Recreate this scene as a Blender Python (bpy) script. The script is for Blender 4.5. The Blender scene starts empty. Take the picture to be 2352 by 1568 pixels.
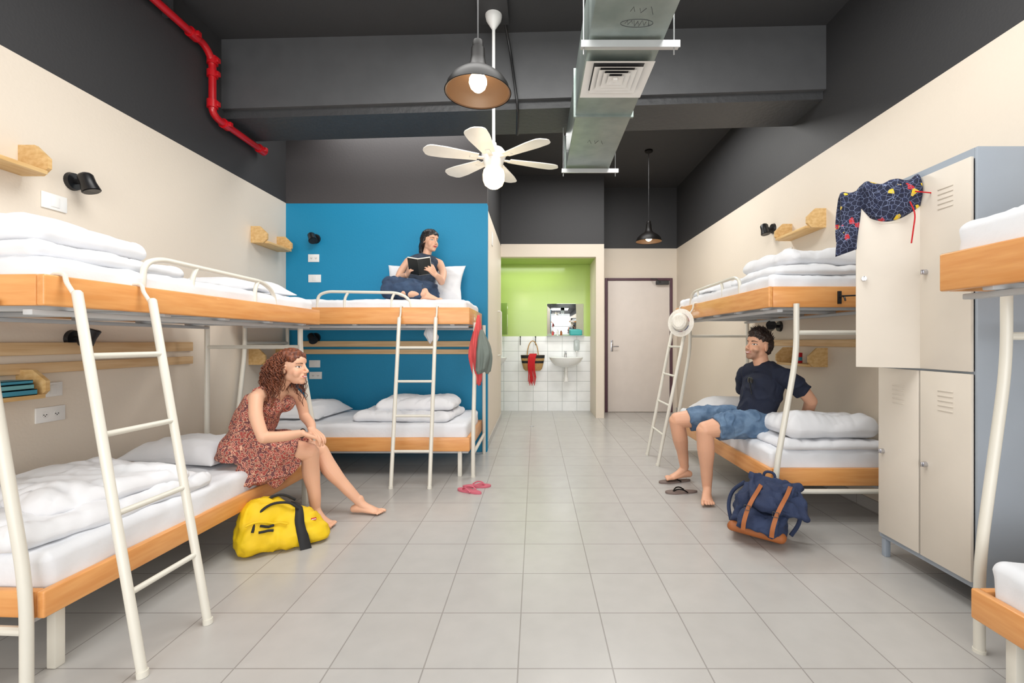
import bpy, bmesh, math, random
import numpy as np
from mathutils import Vector, Matrix, noise
scene=bpy.context.scene
COL=scene.collection
V=Vector
# ------------------------------------------------------------------ materials
def s2l(c):
    c=c/255.0
    return c/12.92 if c<=.04045 else ((c+.055)/1.055)**2.4
def rgb(t): return (s2l(t[0]),s2l(t[1]),s2l(t[2]),1)
def M(name,c,rough=.5,metal=0.,c2=None,scale=6.,stretch=(1,1,1),bump=0.,bscale=None,detail=3,coat=0,emit=None,es=0,lo=.35,hi=.65,trans=0,sheen=0,attr=False,spec=None):
    m=bpy.data.materials.new(name); m.use_nodes=True; nt=m.node_tree; b=nt.nodes['Principled BSDF']; N=nt.nodes; L=nt.links
    tc=N.new('ShaderNodeTexCoord'); mp=N.new('ShaderNodeMapping'); mp.inputs['Scale'].default_value=stretch
    L.new(tc.outputs['Object'],mp.inputs['Vector'])
    nz=N.new('ShaderNodeTexNoise'); nz.inputs['Scale'].default_value=scale; nz.inputs['Detail'].default_value=detail
    L.new(mp.outputs[0],nz.inputs['Vector'])
    if c2 is None: c2=tuple(x*.985 for x in c)
    rp=N.new('ShaderNodeValToRGB'); rp.color_ramp.elements[0].position=lo; rp.color_ramp.elements[1].position=hi
    rp.color_ramp.elements[0].color=rgb(c2); rp.color_ramp.elements[1].color=rgb(c)
    L.new(nz.outputs['Fac'],rp.inputs[0])
    if attr:
        at=N.new('ShaderNodeAttribute'); at.attribute_name='Col'
        L.new(at.outputs['Color'],b.inputs['Base Color'])
        b.inputs['Subsurface Weight'].default_value=.08; b.inputs['Subsurface Radius'].default_value=(.02,.008,.004); b.inputs['Subsurface Scale'].default_value=.4
    else:
        L.new(rp.outputs[0],b.inputs['Base Color'])
    b.inputs['Roughness'].default_value=rough; b.inputs['Metallic'].default_value=metal
    if spec is not None: b.inputs['Specular IOR Level'].default_value=spec
    if coat: b.inputs['Coat Weight'].default_value=coat
    if sheen: b.inputs['Sheen Weight'].default_value=sheen
    if trans: b.inputs['Transmission Weight'].default_value=trans
    if emit: b.inputs['Emission Color'].default_value=rgb(emit); b.inputs['Emission Strength'].default_value=es
    if bump:
        n2=N.new('ShaderNodeTexNoise'); n2.inputs['Scale'].default_value=bscale or scale*4; n2.inputs['Detail'].default_value=4
        L.new(mp.outputs[0],n2.inputs['Vector'])
        bp=N.new('ShaderNodeBump'); bp.inputs['Strength'].default_value=bump; bp.inputs['Distance'].default_value=.01
        L.new(n2.outputs['Fac'],bp.inputs['Height']); L.new(bp.outputs[0],b.inputs['Normal'])
    return m
def two_tone(name,clo,chi,z,rough=.6):
    m=bpy.data.materials.new(name); m.use_nodes=True; nt=m.node_tree; b=nt.nodes['Principled BSDF']; N=nt.nodes; L=nt.links
    g=N.new('ShaderNodeNewGeometry'); sp=N.new('ShaderNodeSeparateXYZ'); L.new(g.outputs['Position'],sp.inputs[0])
    gt=N.new('ShaderNodeMath'); gt.operation='GREATER_THAN'; gt.inputs[1].default_value=z; L.new(sp.outputs['Z'],gt.inputs[0])
    nz=N.new('ShaderNodeTexNoise'); nz.inputs['Scale'].default_value=2.5; nz.inputs['Detail'].default_value=4; L.new(g.outputs['Position'],nz.inputs['Vector'])
    mx=N.new('ShaderNodeMix'); mx.data_type='RGBA'; mx.inputs[6].default_value=rgb(clo); mx.inputs[7].default_value=rgb(chi); L.new(gt.outputs[0],mx.inputs[0])
    mr=N.new('ShaderNodeMapRange'); mr.inputs['To Min'].default_value=.98; mr.inputs['To Max'].default_value=1.02; L.new(nz.outputs['Fac'],mr.inputs['Value'])
    m2=N.new('ShaderNodeVectorMath'); m2.operation='SCALE'; L.new(mx.outputs[2],m2.inputs[0]); L.new(mr.outputs[0],m2.inputs['Scale'])
    L.new(m2.outputs[0],b.inputs['Base Color']); b.inputs['Roughness'].default_value=rough
    n2=N.new('ShaderNodeTexNoise'); n2.inputs['Scale'].default_value=60; L.new(g.outputs['Position'],n2.inputs['Vector'])
    bp=N.new('ShaderNodeBump'); bp.inputs['Strength'].default_value=.08; bp.inputs['Distance'].default_value=.01; L.new(n2.outputs['Fac'],bp.inputs['Height']); L.new(bp.outputs[0],b.inputs['Normal'])
    return m
def tilemat(name,c1,c2,grout,w,h,off,mortar,rough,wall=False,upper=None,uz=0):
    m=bpy.data.materials.new(name); m.use_nodes=True; nt=m.node_tree; b=nt.nodes['Principled BSDF']; N=nt.nodes; L=nt.links
    g=N.new('ShaderNodeNewGeometry'); sp=N.new('ShaderNodeSeparateXYZ'); L.new(g.outputs['Position'],sp.inputs[0])
    cb=N.new('ShaderNodeCombineXYZ')
    def addc(sock,v):
        a=N.new('ShaderNodeMath'); a.operation='ADD'; a.inputs[1].default_value=v; L.new(sock,a.inputs[0]); return a.outputs[0]
    if wall:
        ad=N.new('ShaderNodeMath'); ad.operation='ADD'; L.new(sp.outputs['X'],ad.inputs[0]); L.new(sp.outputs['Y'],ad.inputs[1])
        L.new(addc(ad.outputs[0],off[0]),cb.inputs['X']); L.new(addc(sp.outputs['Z'],off[1]),cb.inputs['Y'])
    else:
        L.new(addc(sp.outputs['X'],off[0]),cb.inputs['X']); L.new(addc(sp.outputs['Y'],off[1]),cb.inputs['Y'])
    br=N.new('ShaderNodeTexBrick'); br.offset=0; br.squash=1; L.new(cb.outputs[0],br.inputs['Vector'])
    br.inputs['Color1'].default_value=rgb(c1); br.inputs['Color2'].default_value=rgb(c2); br.inputs['Mortar'].default_value=rgb(grout)
    br.inputs['Scale'].default_value=1; br.inputs['Mortar Size'].default_value=mortar; br.inputs['Mortar Smooth'].default_value=.1
    br.inputs['Brick Width'].default_value=w; br.inputs['Row Height'].default_value=h
    nz=N.new('ShaderNodeTexNoise'); nz.inputs['Scale'].default_value=9; nz.inputs['Detail'].default_value=8; L.new(g.outputs['Position'],nz.inputs['Vector'])
    mr=N.new('ShaderNodeMapRange'); mr.inputs['To Min'].default_value=.92; mr.inputs['To Max'].default_value=1.08; L.new(nz.outputs['Fac'],mr.inputs['Value'])
    sc=N.new('ShaderNodeVectorMath'); sc.operation='SCALE'; L.new(br.outputs['Color'],sc.inputs[0]); L.new(mr.outputs[0],sc.inputs['Scale'])
    out=sc.outputs[0]
    if upper:
        gt=N.new('ShaderNodeMath'); gt.operation='GREATER_THAN'; gt.inputs[1].default_value=uz; L.new(sp.outputs['Z'],gt.inputs[0])
        mx=N.new('ShaderNodeMix'); mx.data_type='RGBA'; L.new(gt.outputs[0],mx.inputs[0]); L.new(out,mx.inputs[6]); mx.inputs[7].default_value=rgb(upper); out=mx.outputs[2]
    L.new(out,b.inputs['Base Color']); b.inputs['Roughness'].default_value=rough
    bp=N.new('ShaderNodeBump'); bp.invert=True; bp.inputs['Strength'].default_value=.2; bp.inputs['Distance'].default_value=.002; L.new(br.outputs['Fac'],bp.inputs['Height']); L.new(bp.outputs[0],b.inputs['Normal'])
    return m
def pattern(name,cols,scale,rough=.8,kind='VORONOI',lines=None):
    m=bpy.data.materials.new(name); m.use_nodes=True; nt=m.node_tree; b=nt.nodes['Principled BSDF']; N=nt.nodes; L=nt.links
    tc=N.new('ShaderNodeTexCoord')
    vo=N.new('ShaderNodeTexVoronoi'); vo.inputs['Scale'].default_value=scale; L.new(tc.outputs['Object'],vo.inputs['Vector'])
    rp=N.new('ShaderNodeValToRGB'); rp.color_ramp.interpolation='CONSTANT'
    while len(rp.color_ramp.elements)<len(cols): rp.color_ramp.elements.new(.5)
    for i,(p,c) in enumerate(cols):
        rp.color_ramp.elements[i].position=p; rp.color_ramp.elements[i].color=rgb(c)
    if kind=='CELL':
        sp=N.new('ShaderNodeSeparateColor'); L.new(vo.outputs['Color'],sp.inputs[0]); L.new(sp.outputs[0],rp.inputs[0])
    else:
        L.new(vo.outputs['Distance'],rp.inputs[0])
    out=rp.outputs[0]
    if lines:
        v2=N.new('ShaderNodeTexVoronoi'); v2.feature='DISTANCE_TO_EDGE'; v2.inputs['Scale'].default_value=lines[0]; L.new(tc.outputs['Object'],v2.inputs['Vector'])
        lt=N.new('ShaderNodeMath'); lt.operation='LESS_THAN'; lt.inputs[1].default_value=lines[1]; L.new(v2.outputs['Distance'],lt.inputs[0])
        mx=N.new('ShaderNodeMix'); mx.data_type='RGBA'; L.new(lt.outputs[0],mx.inputs[0]); L.new(out,mx.inputs[6]); mx.inputs[7].default_value=rgb(lines[2]); out=mx.outputs[2]
    L.new(out,b.inputs['Base Color']); b.inputs['Roughness'].default_value=rough
    return m
BEIGE=(226,215,200); DARK=(54,54,56)
m_wl=two_tone('paint_beige_left',BEIGE,DARK,2.57)
m_wr=two_tone('paint_beige_right',BEIGE,DARK,2.64)
m_blue=two_tone('paint_blue',(4,134,178),(68,65,66),2.566)
m_part=two_tone('paint_partition',BEIGE,DARK,2.56)
m_hdr=two_tone('paint_header',BEIGE,DARK,2.59)
m_ceil=M('paint_ceiling',(60,60,62),.7,bump=.1,bscale=30)
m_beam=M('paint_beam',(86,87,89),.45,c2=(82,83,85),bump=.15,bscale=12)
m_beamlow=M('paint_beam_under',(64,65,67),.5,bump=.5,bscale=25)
m_floor=tilemat('floor_tiles',(185,183,180),(181,179,176),(150,147,143),.33,.33,(.061+3.3,-1.609+6.6),.0026,.27)
m_niche=tilemat('niche_tiles',(244,246,246),(240,243,244),(176,182,182),.24,.165,(3,.01),.003,.15,True,(178,204,112),1.226)
m_green=M('paint_green',(178,204,112),.6)
m_woodY=M('orange_wood_long',(228,165,100),.38,c2=(217,148,82),scale=4,stretch=(10,1.0,10),coat=.2)
m_woodX=M('orange_wood_cross',(228,165,100),.38,c2=(217,148,82),scale=4,stretch=(1.0,10,10),coat=.2)
m_pine=M('pine_plank',(232,200,156),.55,c2=(216,178,130),scale=3,stretch=(12,1,18))
m_pineX=M('pine_plank_cross',(232,200,156),.55,c2=(216,178,130),scale=3,stretch=(1,12,18))
m_shelf=M('shelf_pine',(226,192,136),.5,c2=(208,166,106),scale=5,stretch=(6,1,10))
m_cream=M('cream_enamel',(224,221,210),.35,coat=.2)
m_under=M('bed_base_grey',(196,198,200),.6)
m_sheet=M('white_cotton',(230,232,237),.85,c2=(226,229,234),bump=.12,bscale=40,sheen=.1)
m_duvet=M('white_duvet',(231,232,236),.85,c2=(226,228,232),bump=.12,bscale=22,sheen=.1)
m_galv=M('galvanised_steel',(150,160,156),.4,metal=.7,c2=(132,144,140),scale=7,detail=6)
m_white=M('white_enamel',(238,238,236),.35)
m_plastic=M('white_plastic',(240,240,238),.3)
m_slot=M('dark_slot',(60,60,62),.5)
m_red=M('red_pipe_paint',(200,18,30),.3,c2=(188,14,26),coat=.4)
m_black=M('black_metal',(26,26,28),.35)
m_bronze=M('dark_bronze_enamel',(14,11,10),.45,c2=(12,10,9),spec=.2)
m_bronzein=M('bronze_inside',(96,70,48),.5,metal=.0)
m_bulb=M('bulb_glow',(255,240,210),.3,emit=(255,238,205),es=9)
m_globe=M('globe_glow',(255,236,200),.3,emit=(255,226,170),es=3)
m_blade=M('fan_blade_cream',(238,236,230),.4,c2=(230,227,220))
m_lblue=M('locker_blue_grey',(160,170,182),.45)
m_lbeige=M('locker_beige',(224,216,204),.45)
m_chrome=M('chrome',(200,200,205),.15,metal=1)
m_door=M('door_mauve_grey',(228,219,212),.5)
m_dframe=M('door_frame_plum',(92,62,74),.5)
m_ceramic=M('ceramic_white',(240,242,242),.12,coat=.5)
m_mirror=M('mirror_glass',(235,240,240),.02,metal=1,c2=(235,240,240))
m_yellow=M('yellow_canvas',(236,200,18),.65,c2=(228,188,12),bump=.2,bscale=25)
m_web=M('black_webbing',(30,30,32),.7)
m_navy=M('navy_canvas',(42,56,88),.8,c2=(34,46,76),bump=.3,bscale=90)
m_leather=M('tan_leather',(168,98,48),.6,c2=(152,86,40))
m_pinkrub=M('pink_rubber',(206,104,122),.5)
m_taupe=M('taupe_rubber',(120,104,98),.6)
m_coral=M('coral_fabric',(222,92,92),.85,c2=(206,78,80))
m_greyfab=M('grey_fabric',(116,126,120),.85,bump=.2)
m_skin=M('skin_tones',(225,180,150),.5,attr=True)
m_shirt=M('navy_jersey',(24,32,54),.85,c2=(20,27,47),bump=.15,bscale=50)
m_denim=M('blue_denim',(104,130,158),.85,c2=(72,98,128),scale=14,bump=.2,bscale=120)
m_denimd=M('dark_denim',(58,80,110),.85,c2=(42,60,88),scale=14,bump=.2,bscale=120)
m_chambray=M('dark_chambray',(62,74,92),.85,c2=(48,60,78),scale=30)
m_dress=pattern('printed_dress',[(0,(234,208,188)),(.17,(178,80,70)),(.34,(132,62,58)),(.48,(212,160,134)),(.62,(112,66,68))],62)
m_hairr=M('auburn_hair',(136,76,48),.5,c2=(78,40,27),scale=30,stretch=(3,3,.6))
m_haird=M('dark_brown_hair',(54,36,28),.55,c2=(30,20,16),scale=40,stretch=(3,3,.6))
m_hairb=M('black_brown_hair',(38,28,26),.4,c2=(22,17,16),scale=40,stretch=(3,3,.6))
m_straw=M('woven_straw',(206,168,112),.85,c2=(176,136,84),scale=60,stretch=(1,1,4),bump=.5,bscale=120)
m_hat=M('white_straw',(244,241,233),.85,c2=(232,228,216),scale=90,bump=.4,bscale=150)
m_scarf=M('red_scarf_cloth',(196,24,34),.8,bump=.3)
m_paper=M('paper',(240,236,226),.8)
m_bookb=M('black_book_cover',(30,34,34),.5)
m_booka=M('blue_book_cover',(60,140,165),.5)
m_bookt=M('teal_book_cover',(110,170,175),.5)
m_swim=pattern('swim_shorts_print',[(0,(26,32,58)),(.80,(30,38,70)),(.91,(190,44,52)),(.95,(232,198,50))],40,.8,'CELL',lines=(46,.026,(124,136,170)))
m_teal=M('teal_plastic',(60,175,175),.4)
m_ink=M('marker_ink',(60,64,68),.7)
m_strut=M('zinc_strut',(196,198,200),.35,metal=.5)
m_sun=M('sunglass_black',(16,16,18),.15)
m_clear=M('clear_plastic',(225,235,235),.15,trans=.4)
# ------------------------------------------------------------------ geometry
def perp(d):
    a=V((0,0,1)) if abs(d.z)<.9 else V((1,0,0))
    s=d.cross(a).normalized(); return s, s.cross(d).normalized()
class G:
    def __init__(s,T=None): s.bm=bmesh.new(); s.mi=0; s.T=T
    def add(s,vs,fs):
        nv=[s.bm.verts.new((s.T@V(v)) if s.T else V(v)) for v in vs]
        for f in fs:
            try:
                ff=s.bm.faces.new([nv[i] for i in f]); ff.material_index=s.mi; ff.smooth=True
            except ValueError: pass
        return s
    def box(s,x0,x1,y0,y1,z0,z1,bev=0,seg=2,X=None):
        b=bmesh.new(); bmesh.ops.create_cube(b,size=1)
        for v in b.verts: v.co=V((x0+(v.co.x+.5)*(x1-x0),y0+(v.co.y+.5)*(y1-y0),z0+(v.co.z+.5)*(z1-z0)))
        if bev: bmesh.ops.bevel(b,geom=b.edges[:],offset=bev,segments=seg,affect='EDGES',profile=.5)
        b.verts.index_update()
        vs=[(X@v.co if X else v.co.copy()) for v in b.verts]; fs=[[v.index for v in f.verts] for f in b.faces]; b.free()
        return s.add(vs,fs)
    def cyl(s,p0,p1,r0,r1=None,seg=20,caps=True):
        p0=V(p0);p1=V(p1); r1=r0 if r1 is None else r1; d=(p1-p0).normalized(); a,b=perp(d); vs=[]
        for p,r in((p0,r0),(p1,r1)):
            for i in range(seg):
                t=2*math.pi*i/seg; vs.append(p+(a*math.cos(t)+b*math.sin(t))*r)
        fs=[[i,(i+1)%seg,seg+(i+1)%seg,seg+i] for i in range(seg)]
        if caps: fs+=[list(range(seg))[::-1],list(range(seg,2*seg))]
        return s.add(vs,fs)
    def tube(s,pts,r,seg=10,closed=False,caps=True,flat=1.,nrm=None):
        pts=[V(p) for p in pts]; n=len(pts); rs=r if isinstance(r,(list,tuple)) else [r]*n; vs=[];a=None
        for i,p in enumerate(pts):
            if closed: d=(pts[(i+1)%n]-pts[i-1]).normalized()
            else: d=(pts[min(i+1,n-1)]-pts[max(i-1,0)]).normalized()
            if a is None:
                a=(V(nrm)-d*V(nrm).dot(d)).normalized() if nrm else perp(d)[0]
            a=(a-d*a.dot(d)).normalized(); b=d.cross(a)
            for k in range(seg):
                t=2*math.pi*k/seg; vs.append(p+(a*math.cos(t)*flat+b*math.sin(t))*rs[i])
        fs=[]
        for i in range(n if closed else n-1):
            j=(i+1)%n
            for k in range(seg): fs.append([i*seg+k,i*seg+(k+1)%seg,j*seg+(k+1)%seg,j*seg+k])
        if caps and not closed: fs+=[list(range(seg))[::-1],[(n-1)*seg+k for k in range(seg)]]
        return s.add(vs,fs)
    def lathe(s,prof,c=(0,0,0),X=None,seg=32,sy=1.):
        vs=[];n=len(prof);c=V(c)
        for r,z in prof:
            for k in range(seg):
                t=2*math.pi*k/seg; p=V((r*math.cos(t),r*math.sin(t)*sy,z)); p=(X@p if X else p)+c; vs.append(p)
        fs=[[i*seg+k,i*seg+(k+1)%seg,(i+1)*seg+(k+1)%seg,(i+1)*seg+k] for i in range(n-1) for k in range(seg)]
        s.add(vs,fs); return s
    def ell(s,c,r,X=None,nu=16,nv=10):
        vs=[];fs=[];c=V(c); r=(r,r,r) if isinstance(r,(int,float)) else r
        for j in range(1,nv):
            ph=math.pi*j/nv
            for i in range(nu):
                t=2*math.pi*i/nu; p=V((r[0]*math.sin(ph)*math.cos(t),r[1]*math.sin(ph)*math.sin(t),r[2]*math.cos(ph)))
                vs.append((X@p if X else p)+c)
        top=len(vs); p=V((0,0,r[2])); vs.append((X@p if X else p)+c); p=V((0,0,-r[2])); vs.append((X@p if X else p)+c)
        for j in range(nv-2):
            for i in range(nu): fs.append([j*nu+i,(j+1)*nu+i,(j+1)*nu+(i+1)%nu,j*nu+(i+1)%nu])
        for i in range(nu): fs.append([top,i,(i+1)%nu]); fs.append([top+1,(nv-2)*nu+(i+1)%nu,(nv-2)*nu+i])
        return s.add(vs,fs)
    def limb(s,pts,rad,side=None,seg=20,sub=4,cap=True,cl=.8):
        P=[V(p) for p in pts]; A=[(r,r) if isinstance(r,(int,float)) else r for r in rad]
        Q=[];B=[]
        def cr(p0,p1,p2,p3,t): return .5*((2*p1)+(-p0+p2)*t+(2*p0-5*p1+4*p2-p3)*t*t+(-p0+3*p1-3*p2+p3)*t*t*t)
        n=len(P)
        for i in range(n-1):
            for k in range(sub):
                t=k/sub; a=P[max(i-1,0)];d=P[min(i+2,n-1)]
                Q.append(cr(a,P[i],P[i+1],d,t)); f=t*t*(3-2*t)
                B.append((A[i][0]+(A[i+1][0]-A[i][0])*f,A[i][1]+(A[i+1][1]-A[i][1])*f))
        Q.append(P[-1]);B.append(A[-1])
        a=V(side) if side else None; m=len(Q); D=[(Q[min(i+1,m-1)]-Q[max(i-1,0)]).normalized() for i in range(m)]
        if a is None: a=perp(D[0])[0]
        def fr(i,a):
            d=D[i]; a=(a-d*a.dot(d)).normalized(); return a,d.cross(a)
        vs=[]
        def ring(c,a,b,ra,rb):
            for k in range(seg):
                t=2*math.pi*k/seg; vs.append(c+a*math.cos(t)*ra+b*math.sin(t)*rb)
        nr=0
        if cap:
            aa,bb=fr(0,a)
            for ph in (80,60,35,15):
                q=math.radians(ph); ring(Q[0]-D[0]*math.sin(q)*min(B[0])*cl,aa,bb,B[0][0]*math.cos(q),B[0][1]*math.cos(q)); nr+=1
        for i in range(m):
            aa,bb=fr(i,a); a=aa if side is None else a
            ring(Q[i],aa,bb,*B[i]); nr+=1
        if cap:
            for ph in (15,35,60,80):
                q=math.radians(ph); ring(Q[-1]+D[-1]*math.sin(q)*min(B[-1])*cl,aa,bb,B[-1][0]*math.cos(q),B[-1][1]*math.cos(q)); nr+=1
        fs=[[i*seg+k,i*seg+(k+1)%seg,(i+1)*seg+(k+1)%seg,(i+1)*seg+k] for i in range(nr-1) for k in range(seg)]
        fs+=[list(range(seg))[::-1],[(nr-1)*seg+k for k in range(seg)]]
        return s.add(vs,fs)
    def mesh(s,name,fix=True):
        if fix: bmesh.ops.recalc_face_normals(s.bm,faces=s.bm.faces[:])
        me=bpy.data.meshes.new(name); s.bm.to_mesh(me); s.bm.free(); return me
WL={}
def put(name,me,mats,parent=None,label=None,category=None,kind=None,group=None,origin=None,angle=35):
    if isinstance(me,G): me=me.mesh(name)
    if not isinstance(mats,(list,tuple)): mats=[mats]
    for m in mats: me.materials.append(m)
    if angle: 
        me.set_sharp_from_angle(angle=math.radians(angle))
    ob=bpy.data.objects.new(name,me); COL.objects.link(ob)
    if origin is None:
        n=len(me.vertices)
        a=np.empty(n*3,dtype=np.float32); me.vertices.foreach_get('co',a); a=a.reshape(-1,3)
        mn=a.min(0); mx=a.max(0); c=V([float(x) for x in (mn+mx)/2])
        if parent is None: c.z=float(mn[2])
    else: c=V(origin)
    me.transform(Matrix.Translation(-c))
    pl=WL[parent.name] if parent else V((0,0,0))
    ob.location=c-pl; WL[ob.name]=c
    if parent: ob.parent=parent
    tag(ob,label,category,kind,group); return ob
def tag(ob,label=None,category=None,kind=None,group=None):
    if label: ob['label']=label
    if category: ob['category']=category
    if kind: ob['kind']=kind
    if group: ob['group']=group
def empty(name,loc,label=None,category=None,group=None,parent=None):
    e=bpy.data.objects.new(name,None); e.empty_display_size=.1; COL.objects.link(e)
    pl=WL[parent.name] if parent else V((0,0,0)); e.location=V(loc)-pl; WL[e.name]=V(loc)
    if parent: e.parent=parent
    tag(e,label,category,None,group); return e
def fillet(pts,r,n=5):
    pts=[V(p) for p in pts]; out=[pts[0]]
    for i in range(1,len(pts)-1):
        a,b,c=pts[i-1],pts[i],pts[i+1]; d1=(a-b);d2=(c-b); q=min(r,d1.length*.49,d2.length*.49)
        p=b+d1.normalized()*q; s=b+d2.normalized()*q
        for k in range(n+1):
            t=k/n; out.append(p*(1-t)**2+b*2*t*(1-t)+s*t*t)
    out.append(pts[-1]); return out
def blob(g,voxel=.005,smooth=3):
    me=g.mesh('t'); ob=bpy.data.objects.new('t',me); COL.objects.link(ob)
    m=ob.modifiers.new('r','REMESH'); m.mode='VOXEL'; m.voxel_size=voxel; m.use_smooth_shade=True
    if smooth:
        m=ob.modifiers.new('s','SMOOTH'); m.factor=.5; m.iterations=smooth
    dg=bpy.context.evaluated_depsgraph_get(); res=bpy.data.meshes.new_from_object(ob.evaluated_get(dg))
    bpy.data.objects.remove(ob); res.materials.clear()
    return res
def displace(me,fn):
    co=[v.co.copy() for v in me.vertices]; no=[v.normal.copy() for v in me.vertices]; out=[]
    for c,n in zip(co,no): out.extend(c+n*fn(c))
    me.vertices.foreach_set('co',out); me.update()
def fb(p,s,seed=0,o=3):
    q=V(p)*s+V((seed*7.3,seed*3.1,seed*1.7)); v=0;a=1
    for i in range(o): v+=a*noise.noise(q); q=q*2.03; a*=.5
    return v
def ridge(p,s,seed=0):
    q=V(p)*s+V((seed*5.3,seed*2.1,seed*4.7)); w=V((noise.noise(q*.7),noise.noise(q*.7+V((9,2,4))),0))*.9
    return 1-min(1,abs(noise.noise(q+w))*3.2)
def cushion(g,c,size,rot=0,wr=.01,seed=1,p=4,tilt=None,n=44,low=.18,rs=6,corner=.0,edge=0.0):
    X=Matrix.Rotation(rot,3,'Z')
    if tilt is not None: X=tilt@X
    lx,ly,h=size; vs=[];fs=[];c=V(c); idx={}
    for sd in(1,-1):
        for i in range(n+1):
            for j in range(n+1):
                u=-1+2*i/n; v=-1+2*j/n
                u=math.sin(u*math.pi/2*.96)/math.sin(math.pi/2*.96); v=math.sin(v*math.pi/2*.96)/math.sin(math.pi/2*.96)
                ed=(i in(0,n) or j in(0,n))
                if ed and sd==-1: idx[(sd,i,j)]=idx[(1,i,j)]; continue
                t=max(0,(1-abs(u)**p))*max(0,(1-abs(v)**p)); t=t**.5
                k=1-corner*(u*u*v*v) ; pin=1-edge*((1-v*v)*u*u*.5+(1-u*u)*v*v*.5)
                x=u*lx/2*k*pin; y=v*ly/2*k*pin
                q=V((x,y,0))
                ww=(fb(q,3.2,seed)*1.3+ (ridge(q,rs,seed)-.4)*.9 + (ridge(q,rs*2.1,seed+5)-.4)*.35)*wr
                if sd==1: z=h*low+h*(1-low)*t+ww*(.35+.65*t)
                else: z=h*low-h*low*t
                o=fb((x,y,3),5,seed+2)*wr*1.2
                idx[(sd,i,j)]=len(vs); vs.append(X@V((x+(o if ed else 0),y+(o if ed else 0),z))+c)
    for sd in(1,-1):
        for i in range(n):
            for j in range(n):
                f=[idx[(sd,i,j)],idx[(sd,i+1,j)],idx[(sd,i+1,j+1)],idx[(sd,i,j+1)]]
                fs.append(f if sd==1 else f[::-1])
    return g.add(vs,fs)
def rbox(g,x0,x1,y0,y1,z0,z1,r,X=None,div=.05,wr=0,seed=0,ws=5,fn=None,rg=.7):
    lo=V((x0,y0,z0)); hi=V((x1,y1,z1)); S=hi-lo
    def ax(L):
        n=max(4,int(L/div)); t=[i/n for i in range(n+1)]; e=[r*.12/L,r*.3/L,r*.5/L,r*.75/L]; 
        return sorted(set([q for q in t if q<1e-9 or q>1-1e-9 or (r/L<q<1-r/L)]+e+[1-q for q in e]+[r/L,1-r/L]))
    A=[ax(S[i]) for i in range(3)]; vs=[];fs=[];ids={}
    def vid(i,j,k):
        key=(i,j,k)
        if key in ids: return ids[key]
        p=V((lo.x+A[0][i]*S.x,lo.y+A[1][j]*S.y,lo.z+A[2][k]*S.z))
        inn=V([min(max(p[q],lo[q]+r),hi[q]-r) for q in range(3)]); d=p-inn
        if d.length>1e-9:
            d.normalize(); p=inn+d*r
            if wr: p+=d*((fb(p,ws,seed))*wr+(ridge(p,ws*1.7,seed)-.4)*wr*rg)
        if fn: p=fn(p)
        ids[key]=len(vs); vs.append(X@p if X else p); return ids[key]
    nx,ny,nz=[len(a)-1 for a in A]
    for i in range(nx):
        for j in range(ny):
            for k in(0,nz): 
                f=[vid(i,j,k),vid(i+1,j,k),vid(i+1,j+1,k),vid(i,j+1,k)]; fs.append(f if k else f[::-1])
    for i in range(nx):
        for k in range(nz):
            for j in(0,ny):
                f=[vid(i,j,k),vid(i+1,j,k),vid(i+1,j,k+1),vid(i,j,k+1)]; fs.append(f)
    for j in range(ny):
        for k in range(nz):
            for i in(0,nx):
                f=[vid(i,j,k),vid(i,j+1,k),vid(i,j+1,k+1),vid(i,j,k+1)]; fs.append(f)
    return g.add(vs,fs)
def puff(g,c,size,rot=0,wr=.014,seed=1,r=None,ws=3.2,dirn=0.6):
    """one rounded layer of a folded duvet with long soft creases; c bottom centre"""
    lx,ly,h=size; r=r or h*.5-.001; c=V(c); X=Matrix.Translation(c)@Matrix.Rotation(rot,4,'Z'); ca,sa=math.cos(dirn+seed),math.sin(dirn+seed)
    def fn(p):
        q=p.copy(); e=max(abs(q.x)/(lx/2),abs(q.y)/(ly/2)); k=max(0,q.z/h)
        a=q.x*ca+q.y*sa; b=-q.x*sa+q.y*ca
        w1=noise.noise(V((a*3+seed,b*9,seed)))*.05; cr=1-min(1,abs(noise.noise(V(((a+w1)*3.0,(b+w1)*11.0,seed*3.1))))*3.0)
        cr2=1-min(1,abs(noise.noise(V((b*4.5+w1*9,a*15.0,seed*1.7))))*3.4)
        q.z*=1-.26*e**4; q.z+=k*(fb((q.x,q.y,seed),2.4,seed,2)*.024-(cr**2)*wr*.75-(cr2**2)*wr*.35)
        q.x+=fb((q.y,q.z,1),3,seed,2)*.020; q.y+=fb((q.x,q.z,2),3,seed+3,2)*.020
        q.z=max(q.z,0.0); return q
    return rbox(g,-lx/2,lx/2,-ly/2,ly/2,0,h,r,X=X,div=.013,wr=wr*.7,seed=seed,ws=ws,fn=fn,rg=0)
def S(name,mat,*b,**k):
    g=G(); 
    for q in b: g.box(*q)
    return put(name,g,mat,kind='structure',origin=(0,0,0),**k)
# ------------------------------------------------------------------ room shell
XL,XR,ZC=-2.58,2.28,3.62
S('floor',m_floor,(-2.8,2.5,-2.6,7.8,-.1,0))
S('ceiling',m_ceil,(-2.8,2.5,-2.6,7.8,ZC,ZC+.1))
S('wall_left',m_wl,(XL-.2,XL,-2.6,4.77,0,ZC))
S('wall_right',m_wr,(XR,XR+.2,-2.6,7.8,0,ZC))
S('wall_partition',m_blue,(XL-.2,-.50,4.77,4.87,0,ZC))
S('wall_corridor',m_part,(-.60,-.515,4.87,6.87,0,ZC))
S('wall_niche_header',m_hdr,(-.60,.90,6.87,6.99,2.40,ZC))
S('wall_niche_pier',m_hdr,(.90,1.02,6.87,7.6,0,ZC))
S('wall_niche_back',m_niche,(-1.3,.90,7.6,7.75,0,2.40))
S('wall_niche_left',m_niche,(-1.3,-1.2,6.87,7.6,0,2.40))
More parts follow.
